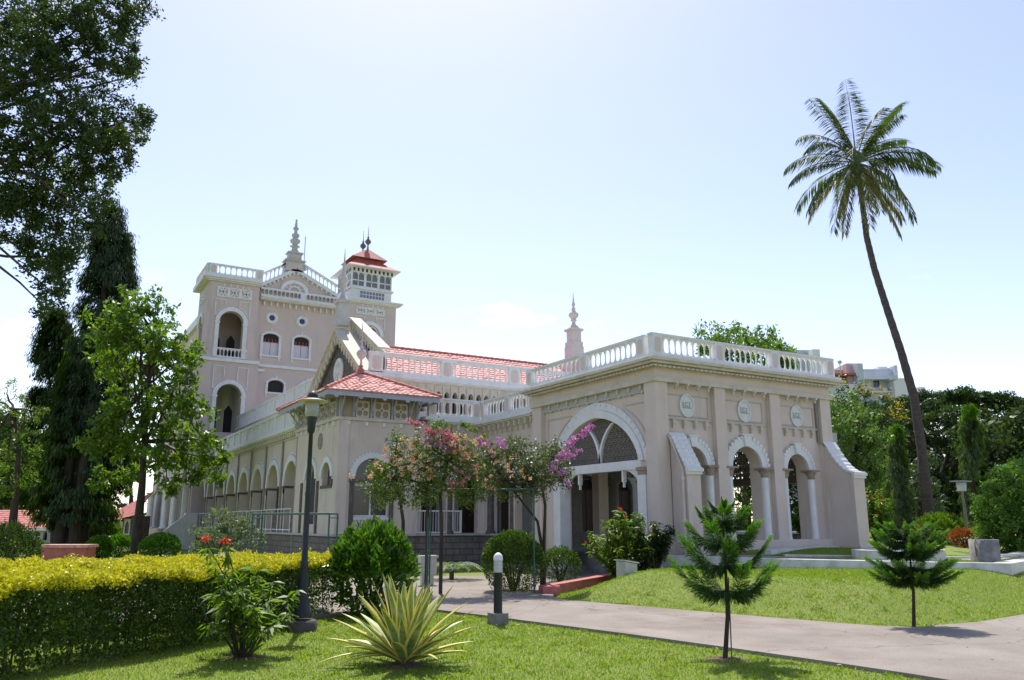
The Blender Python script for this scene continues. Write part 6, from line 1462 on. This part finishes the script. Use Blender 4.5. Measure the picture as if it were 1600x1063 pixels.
FR = [(0, 30, 2.9, 1.0), (12, 52, 2.7, .9), (-14, 8, 2.9, .75), (6, -22, 2.8, .9), (-8, -48, 2.5, .5), (180, 12, 2.8, .9), (168, 34, 2.7, 1.2), (195, -16, 2.8, .7), (172, -38, 2.7, .6), (186, 42, 2.6, 1.2), (184, -58, 2.4, .3),
      (90, 86, 3.7, .30), (60, 78, 3.3, .5), (130, 80, 3.3, .45), (175, 76, 3.2, .5), (10, 70, 3.3, .45), (200, -72, 2.9, .2), (330, -66, 2.9, .25), (275, -75, 2.7, .2), (270, 60, 2.3, 1.2), (250, 20, 2.6, 1.4), (290, 0, 2.5, 1.3), (230, -20, 2.6, .8), (310, -30, 2.6, .7), (80, 20, 2.6, 1.2), (110, -20, 2.6, .8), (45, 10, 2.7, 1.1), (140, 0, 2.7, 1.0), (330, 25, 2.6, 1.3), (212, 28, 2.6, 1.3), (270, -50, 2.4, .5), (350, 66, 2.5, .6)]
for i, (az, el, Ln, dr) in enumerate(FR): frond(a0 + math.radians(az + random.uniform(-12, 12)), math.radians(el + random.uniform(-9, 9)), Ln * random.uniform(.95, 1.08) * 1.12, dr * (1.25 if abs(el) < 50 else 1), L_PALM if el > -30 else L_PALMO, .08 if el > 0 else .3, tw=random.uniform(-.3, .3))
mb = MB()
for k in range(9): a = k * .7; mb.cut(); mb.lathe([(.02, -.13), (.10, -.06), (.11, .02), (.06, .10), (.01, .13)], (top[0] + .2 * math.cos(a), top[1] + .2 * math.sin(a), top[2] - .28 - .12 * (k % 2)), 10)
mb.build('coconut', mat('coconut_husk', (.16, .12, .05), .6, (.12, .13, .04), 5), cp)
# mast trees right
gr = 'mast trees standing on the right lawn'
mast('slim pale green mast tree left of the coconut palm', 1404, 31, 662, 835, 20, L_POLY2, gr, L_BRI, .8, 9000, .16, -4)
mast('slim pale green mast tree right of the coconut palm behind the garden lamp', 1522, 31, 628, 832, 18, L_POLY2, gr, L_BRI, .45, 11000, .16, -10)
# big round bush right and small ones
b = at(1585, 817, 26); t = thing('large_bush', 'big rounded bright green bush at the right edge', 'bush', (b[0], b[1], .8)); bl = pblobs([(1590, 765, 40), (1560, 790, 34), (1600, 810, 46), (1545, 820, 24), (1575, 835, 34), (1625, 760, 44), (1565, 760, 22), (1590, 740, 18), (1535, 838, 14)], 26, .6)
mb = MB(); [limb(mb, (b[0], b[1], .8), c, .05, .012) for c, _ in bl]; mb.build('stem', BARK, t); crown('foliage', bl, leafmat('leaf_big_bush', (.05, .11, .018), (.15, .28, .04), .4), t, dens=200, per=40, clr=.15, leaf=.085, asp=.5)
b = at(1468, 817, 29); bush('clipped_bush', 'clipped yellow green bush behind the smaller young pine', (b[0], b[1], .85), pm(34, 29), pm(44, 29), L_MID, .08, 6000, .5)
for px, w, lab in ((1503, 18, 'low orange leaved croton shrub beside the lamp foot'), (1440, 14, 'low orange leaved croton shrub beside the foot of the palm')):
    b = at(px, 817, 27.5); bush('croton_shrub', lab, (b[0], b[1], .85), pm(w, 27.5), pm(24, 27.5), L_ORG, .09, 1500, .4, 'orange croton shrubs')
# rain tree with wide umbrella crown
D0 = 68; tb = at(1470, 817, D0)
t = thing('rain_tree', 'huge spreading rain tree with a domed dark crown', 'tree', (tb[0], tb[1], .5))
mb = MB(); fork = at(1468, 770, D0); mb.tube([(tb[0], tb[1], 0), fork], [1.1, .8], 10)
bl = []
for k in range(190):
    px = 1330 + 330 * random.random(); u = (px - 1500) / 190
    ytop = 612 + 70 * abs(u) ** 2.2; py = ytop + 14 + random.random() ** 1.2 * (150 + 0 * u); dd = D0 + random.uniform(-9, 9) * (1 - .6 * abs(u))
    c = at(px, py, dd); bl.append((c, (pm(22, D0), pm(22, D0), pm(7, D0))))
for px in range(1335, 1690, 9):
    for q in range(3): bl.append((at(px, 618 + 70 * abs((px - 1500) / 190) ** 2.2 + 3 * math.sin(px) + 5 * q, D0 + (q - 1) * 4), (pm(15, D0), pm(15, D0), pm(5, D0))))
for px, py in ((1380, 690), (1420, 670), (1460, 660), (1520, 665), (1570, 690), (1600, 700), (1400, 720), (1550, 720), (1500, 640), (1440, 640)):
    e = at(px, py + 14, D0 + random.uniform(-5, 5)); limb(mb, fork, e, .42, .10, 7, .08)
    for _ in range(4): limb(mb, e, bl[random.randrange(len(bl))][0], .1, .03, 5, .06) if False else limb(mb, e, tuple(Vector(e) + Vector((random.uniform(-3, 3), random.uniform(-3, 3), random.uniform(-.5, 1.2)))), .1, .03, 5, .06)
mb.build('trunk', BARK, t); crown('crown', bl, L_RAIN, t, dens=7, per=110, clr=.6, leaf=.24, asp=.5, fill=.5, flat=.5, up=.3)
# other trees to the right and behind the porch
def simple_tree(label, px, D, blobs, lm, r=.3, name='garden_tree', group='trees behind the porch', **kw):
    b = at(px, 817, D); z = hz(b[0], b[1]); a = dict(dens=16, per=34, clr=.4, leaf=.22, asp=.5); a.update(kw)
    return tree(name, label, 'tree', (b[0], b[1], z), [at(px, 780, D), at(px, 730, D), at(px, 690, D)], pblobs(blobs, D, 1.2), lm, r=r, group=group, **a)
simple_tree('mid green tree touching the right side of the porch', 1340, 44, [(1320, 640, 26), (1345, 660, 28), (1310, 690, 30), (1350, 710, 32), (1325, 740, 34), (1365, 690, 26), (1300, 740, 26), (1345, 780, 34), (1380, 740, 22), (1305, 650, 20), (1375, 790, 26), (1310, 790, 30)], leafmat('leaf_garden', (.05, .10, .02), (.15, .24, .05), .35), dens=22, per=34, leaf=.2)
T_Y = simple_tree('yellow flowering tree in front of the apartment block', 1330, 56, [(1314, 604, 10), (1340, 622, 16), (1370, 632, 18), (1395, 645, 18), (1310, 626, 16), (1350, 640, 26), (1385, 660, 22), (1345, 606, 8)], L_RAIN, .2, dens=14, per=26, leaf=.22)
for px, py in ((1318, 597), (1345, 602), (1353, 610), (1384, 618), (1392, 645), (1408, 652), (1400, 632), (1312, 592), (1372, 612)):
    c = at(px, py, 55); m_ = 30; leaves('flower', np.array(c) + R.normal(size=(m_, 3)) * .22, rdir(m_), rdir(m_), .16, .1, L_FLAME, T_Y)
simple_tree('light green tree rising above the porch balustrade', 1165, 50, [(1100, 535, 20), (1125, 525, 16), (1150, 520, 14), (1175, 522, 16), (1205, 530, 16), (1225, 545, 14), (1140, 545, 26), (1180, 550, 28), (1215, 565, 24), (1110, 555, 20), (1160, 580, 34), (1200, 600, 30), (1120, 590, 24), (1230, 580, 20)], leafmat('leaf_above_porch', (.07, .13, .02), (.17, .27, .04), .4), dens=22, per=34, leaf=.24, clr=.45)
simple_tree('dark tree seen through the porch arches, nearer the left one', 1200, 46, [(1180, 700, 34), (1215, 720, 34), (1190, 760, 36), (1230, 790, 34), (1170, 800, 34), (1150, 740, 26)], L_DARK, leaf=.25)
simple_tree('dark tree seen through the porch arches, nearer the right one', 1265, 45, [(1250, 700, 30), (1285, 720, 30), (1260, 760, 34), (1290, 790, 30), (1245, 810, 26)], L_DARK, leaf=.25)
simple_tree('dull green tree behind the left mast tree of the right lawn', 1438, 50, [(1430, 760, 26), (1440, 720, 20), (1425, 795, 26), (1450, 790, 24), (1445, 750, 20)], leafmat('leaf_dull', (.035, .06, .03), (.09, .13, .06), .25), leaf=.22)
for k, (px, D, lab) in enumerate([(1400, 95, 'dark tree behind the rain tree trunk, left one'), (1500, 98, 'dark tree behind the rain tree trunk, middle one'), (1600, 92, 'dark tree behind the rain tree trunk, right one'), (1330, 90, 'dark tree behind the yellow flowering tree'), (1700, 90, 'dark tree outside the right edge of the rain tree'), (1570, 60, 'dark tree behind the big round bush')]):
    simple_tree(lab, px, D, [(px + random.uniform(-50, 50), random.uniform(665, 815), 36) for _ in range(17)], L_DARK, group='dark trees behind the rain tree', name='background_tree', dens=6, per=26, clr=.9, leaf=.5)

# ================================================================== FAR BUILDINGS
def P_(px, py, D): return at(px, py, D)
D0 = 115
AW_ = mat('apartment_wall', (.56, .59, .65), .8, (.50, .53, .58), .2, stain=(.3, (.5, .75), (.28, .29, .31), (1, 1, .4), .6)); AWL = mat('apartment_pale', (.76, .75, .74), .8, (.68, .67, .66), .2); AWP = mat('apartment_pink', (.60, .47, .43), .8, (.55, .43, .40), .3)
ab = thing('apartment_building', 'pale apartment block with stepped roof walls above the trees', 'building', P_(1380, 817, D0)[:2] + (0,))
def fb(name, px0, px1, ytop, ybot, d0, depth, m_, parent=ab):
    """wall block between two pixel columns, a real box standing at distance D0+d0"""
    a = Vector(at(px0, 817, D0 + d0)); b = Vector(at(px1, 817, D0 + d0)); z1 = at((px0 + px1) / 2, ytop, D0 + d0)[2]; z0 = at((px0 + px1) / 2, ybot, D0 + d0)[2] if ybot else 0
    n = Vector((math.cos(YAW), math.sin(YAW), 0)) * depth; q = [a, b, b + n, a + n]
    mb = MB(); mb.add([(p.x, p.y, z) for z in (z0, z1) for p in q], [(0, 1, 2, 3), (4, 5, 6, 7), (0, 1, 5, 4), (1, 2, 6, 5), (2, 3, 7, 6), (3, 0, 4, 7)])
    return mb.build(name, m_, parent)
fb('wall', 1240, 1292, 547, None, 2, 9, AW_); fb('wall', 1292, 1304, 546, None, 0, 12, AWL); fb('wall', 1302, 1318, 580, None, 3, 8, AWP); fb('wall', 1316, 1325, 567, None, 0, 6, AW_)
fb('wall', 1325, 1362, 578, None, 4, 8, AWP); fb('wall', 1345, 1361, 568, None, 2.5, 8, AWP); fb('balcony_recess', 1327, 1358, 586, 600, 3.6, .3, VOID); fb('balcony_canopy', 1326, 1360, 583, 586, 1.5, 3, TILED); fb('balcony', 1326, 1364, 600, None, 1.6, 3, AWL)
fb('wall', 1362, 1372, 568, None, 1, 10, AW_); w1 = fb('wall', 1372, 1424, 577, None, 4, 9, AW_); fb('ledge', 1370, 1424, 590, 592.5, 2.6, 1.5, AWL); fb('wall', 1397, 1412, 573, 577.2, 5, 4, AWL)
fb('window', 1387, 1396, 595, 605, 3.9, .2, GLASS); fb('air_conditioner', 1401, 1408, 606, 612, 3.2, .8, AWL); fb('ledge', 1372, 1424, 611, 613, 3, 1.2, AWL)
fb('wall', 1424, 1428, 571, None, 3, 6, AW_); fb('wall', 1420, 1446, 591, None, 2, 10, AWL); fb('wall', 1418, 1426, 587, 593, 1.5, 5, AW_); fb('wall', 1458, 1470, 605, None, 30, 9, AWL)
mb = MB(); c = at(1312, 566, D0); mb.lathe([(.25, -.2), (.32, 0), (.25, .2), (.05, .3)], c, 10); mb.tube([(c[0], c[1], c[2] - 1.8), c], .08, 6); mb.build('roof_tank', AW_, ab)
# red roofed corridor and stair roof on the left
def red_corridor(label, px0, px1, D, yroof, yeave, ybase, narch):
    a = Vector(at(px0, 817, D)); b = Vector(at(px1, 817, D)); u = (b - a); Lw = u.length; u.normalize(); n = Vector((-u.y, u.x, 0)); 
    if n.dot(Vector((math.cos(YAW), math.sin(YAW), 0))) < 0: n = -n
    z0 = at(px0, ybase, D)[2]; ze = at(px0, yeave, D)[2]; zr = at(px0, yroof, D + 2)[2]
    t = thing('covered_corridor', label, 'building', (a.x, a.y, 0)); T_ = lambda uu, d, z: (a.x + u.x * uu + n.x * d, a.y + u.y * uu + n.y * d, z)
    zs_ = z0 + (ze - z0) * .62; w = Lw / narch; ops = [(w * (k + .22), w * (k + .78), z0 + (ze - z0) * .42, pt_arch(w * (k + .5), w * .28, zs_, (ze - z0) * .24)) for k in range(narch)]
    mb = MB(T_); mb.wall(0, Lw, -.2, ze, 0, .25, ops, 8); mb.build('wall', mat('corridor_wall', (.46, .46, .48), .8, (.40, .40, .42), 2) if 'corridor_wall' not in MATS else MATS['corridor_wall'], t)
    mb = MB(T_); mb.box(0, Lw, .6, .7, -.2, ze); mb.build('interior', VOID, t)
    tile_roof('roof', [(T_(-.4, -.5, ze), T_(Lw + .4, -.5, ze), T_(Lw + .4, 3.2, zr), T_(-.4, 3.2, zr))], .5, .42, t, TILED)
    mb = MB(T_); mb.box(-.4, Lw + .4, -.52, -.45, ze - .15, ze + .02); mb.build('fascia', WHITE, t)
red_corridor('low white corridor with pointed arches and red tiled roof at the far left', -80, 90, 62, 797, 826, 858, 15)
# stair roof beside the palace: sloping red roof climbing to the right
D1 = 60; a = Vector(at(142, 817, D1)); b = Vector(at(206, 817, D1)); u = b - a; Lw = u.length; u.normalize(); n = Vector((-u.y, u.x, 0)); n = n if n.dot(fw_) > 0 else -n
T_ = lambda uu, d, z: (a.x + u.x * uu + n.x * d, a.y + u.y * uu + n.y * d, z)
st = thing('stair_house', 'red roofed stair house with stepped arched windows next to the palace corner', 'building', (a.x, a.y, 0))
za, zb_ = at(142, 826, D1)[2], at(206, 806, D1)[2]; ra, rb = at(142, 815, D1)[2], at(190, 779, D1)[2]
mb = MB(T_); mb.prism([(0, -.2), (Lw, -.2), (Lw, zb_), (0, za)], .3, 3); mb.build('wall', STONE, st)
mb = MB(T_)
for k in range(5):
    u0 = .1 + k * (Lw - .2) / 5; w = (Lw - .3) / 5 * .84; zt_ = za + (zb_ - za) * (k + .3) / 5 - .1; zl = zt_ - 1.15; cc = u0 + w / 2
    mb.cut(); mb.wall(u0, u0 + w, zl, zt_, .2, .3, [(cc - w * .34, cc + w * .34, zl + .12, pt_arch(cc, w * .34, zt_ - .55, .38))], 8)
mb.build('window_frame', WHITE, st)
tile_roof('roof', [(T_(-.3, -.4, za), T_(Lw + .3, -.4, zb_), T_(Lw + .3, 2.6, zb_ + 1.9), T_(-.3, 2.6, za + .5))], .45, .4, st, TILED)
# brick red planter box
x, y, _ = G(108, 860, 30); t = thing('planter_box', 'long brick red planter box behind the yellow hedges', 'planter', (x, y, 0)); w = pm(33, 30)
T_ = lambda uu, d, z: (x + rgt.x * uu + fw_.x * d, y + rgt.y * uu + fw_.y * d, z)
mb = MB(T_); mb.box(-w, w, -.35, .35, 0, .74); mb.build('box', REDK, t); mb = MB(T_); mb.box(-w - .06, w + .06, -.42, .42, .74, .84); mb.build('rim', TILE, t)
# lamp posts far left, faint
x, y, _ = G(30, 850, 50); 
# garden pot at the very left and low white post lights
for px, D, lab in ((12, 60, 'small white garden post before the red roofed corridor'), (178, 50, 'small white garden post before the stair house')):
    x, y, _ = G(px, 850, D); mb = MB(); mb.lathe([(.09, 0), (.07, .4), (.14, .45), (.16, .6), (.08, .72), (.01, .76)], (x, y, 0), 10); tag(mb.build('garden_post', LOUV), lab, 'post', 'white garden posts')
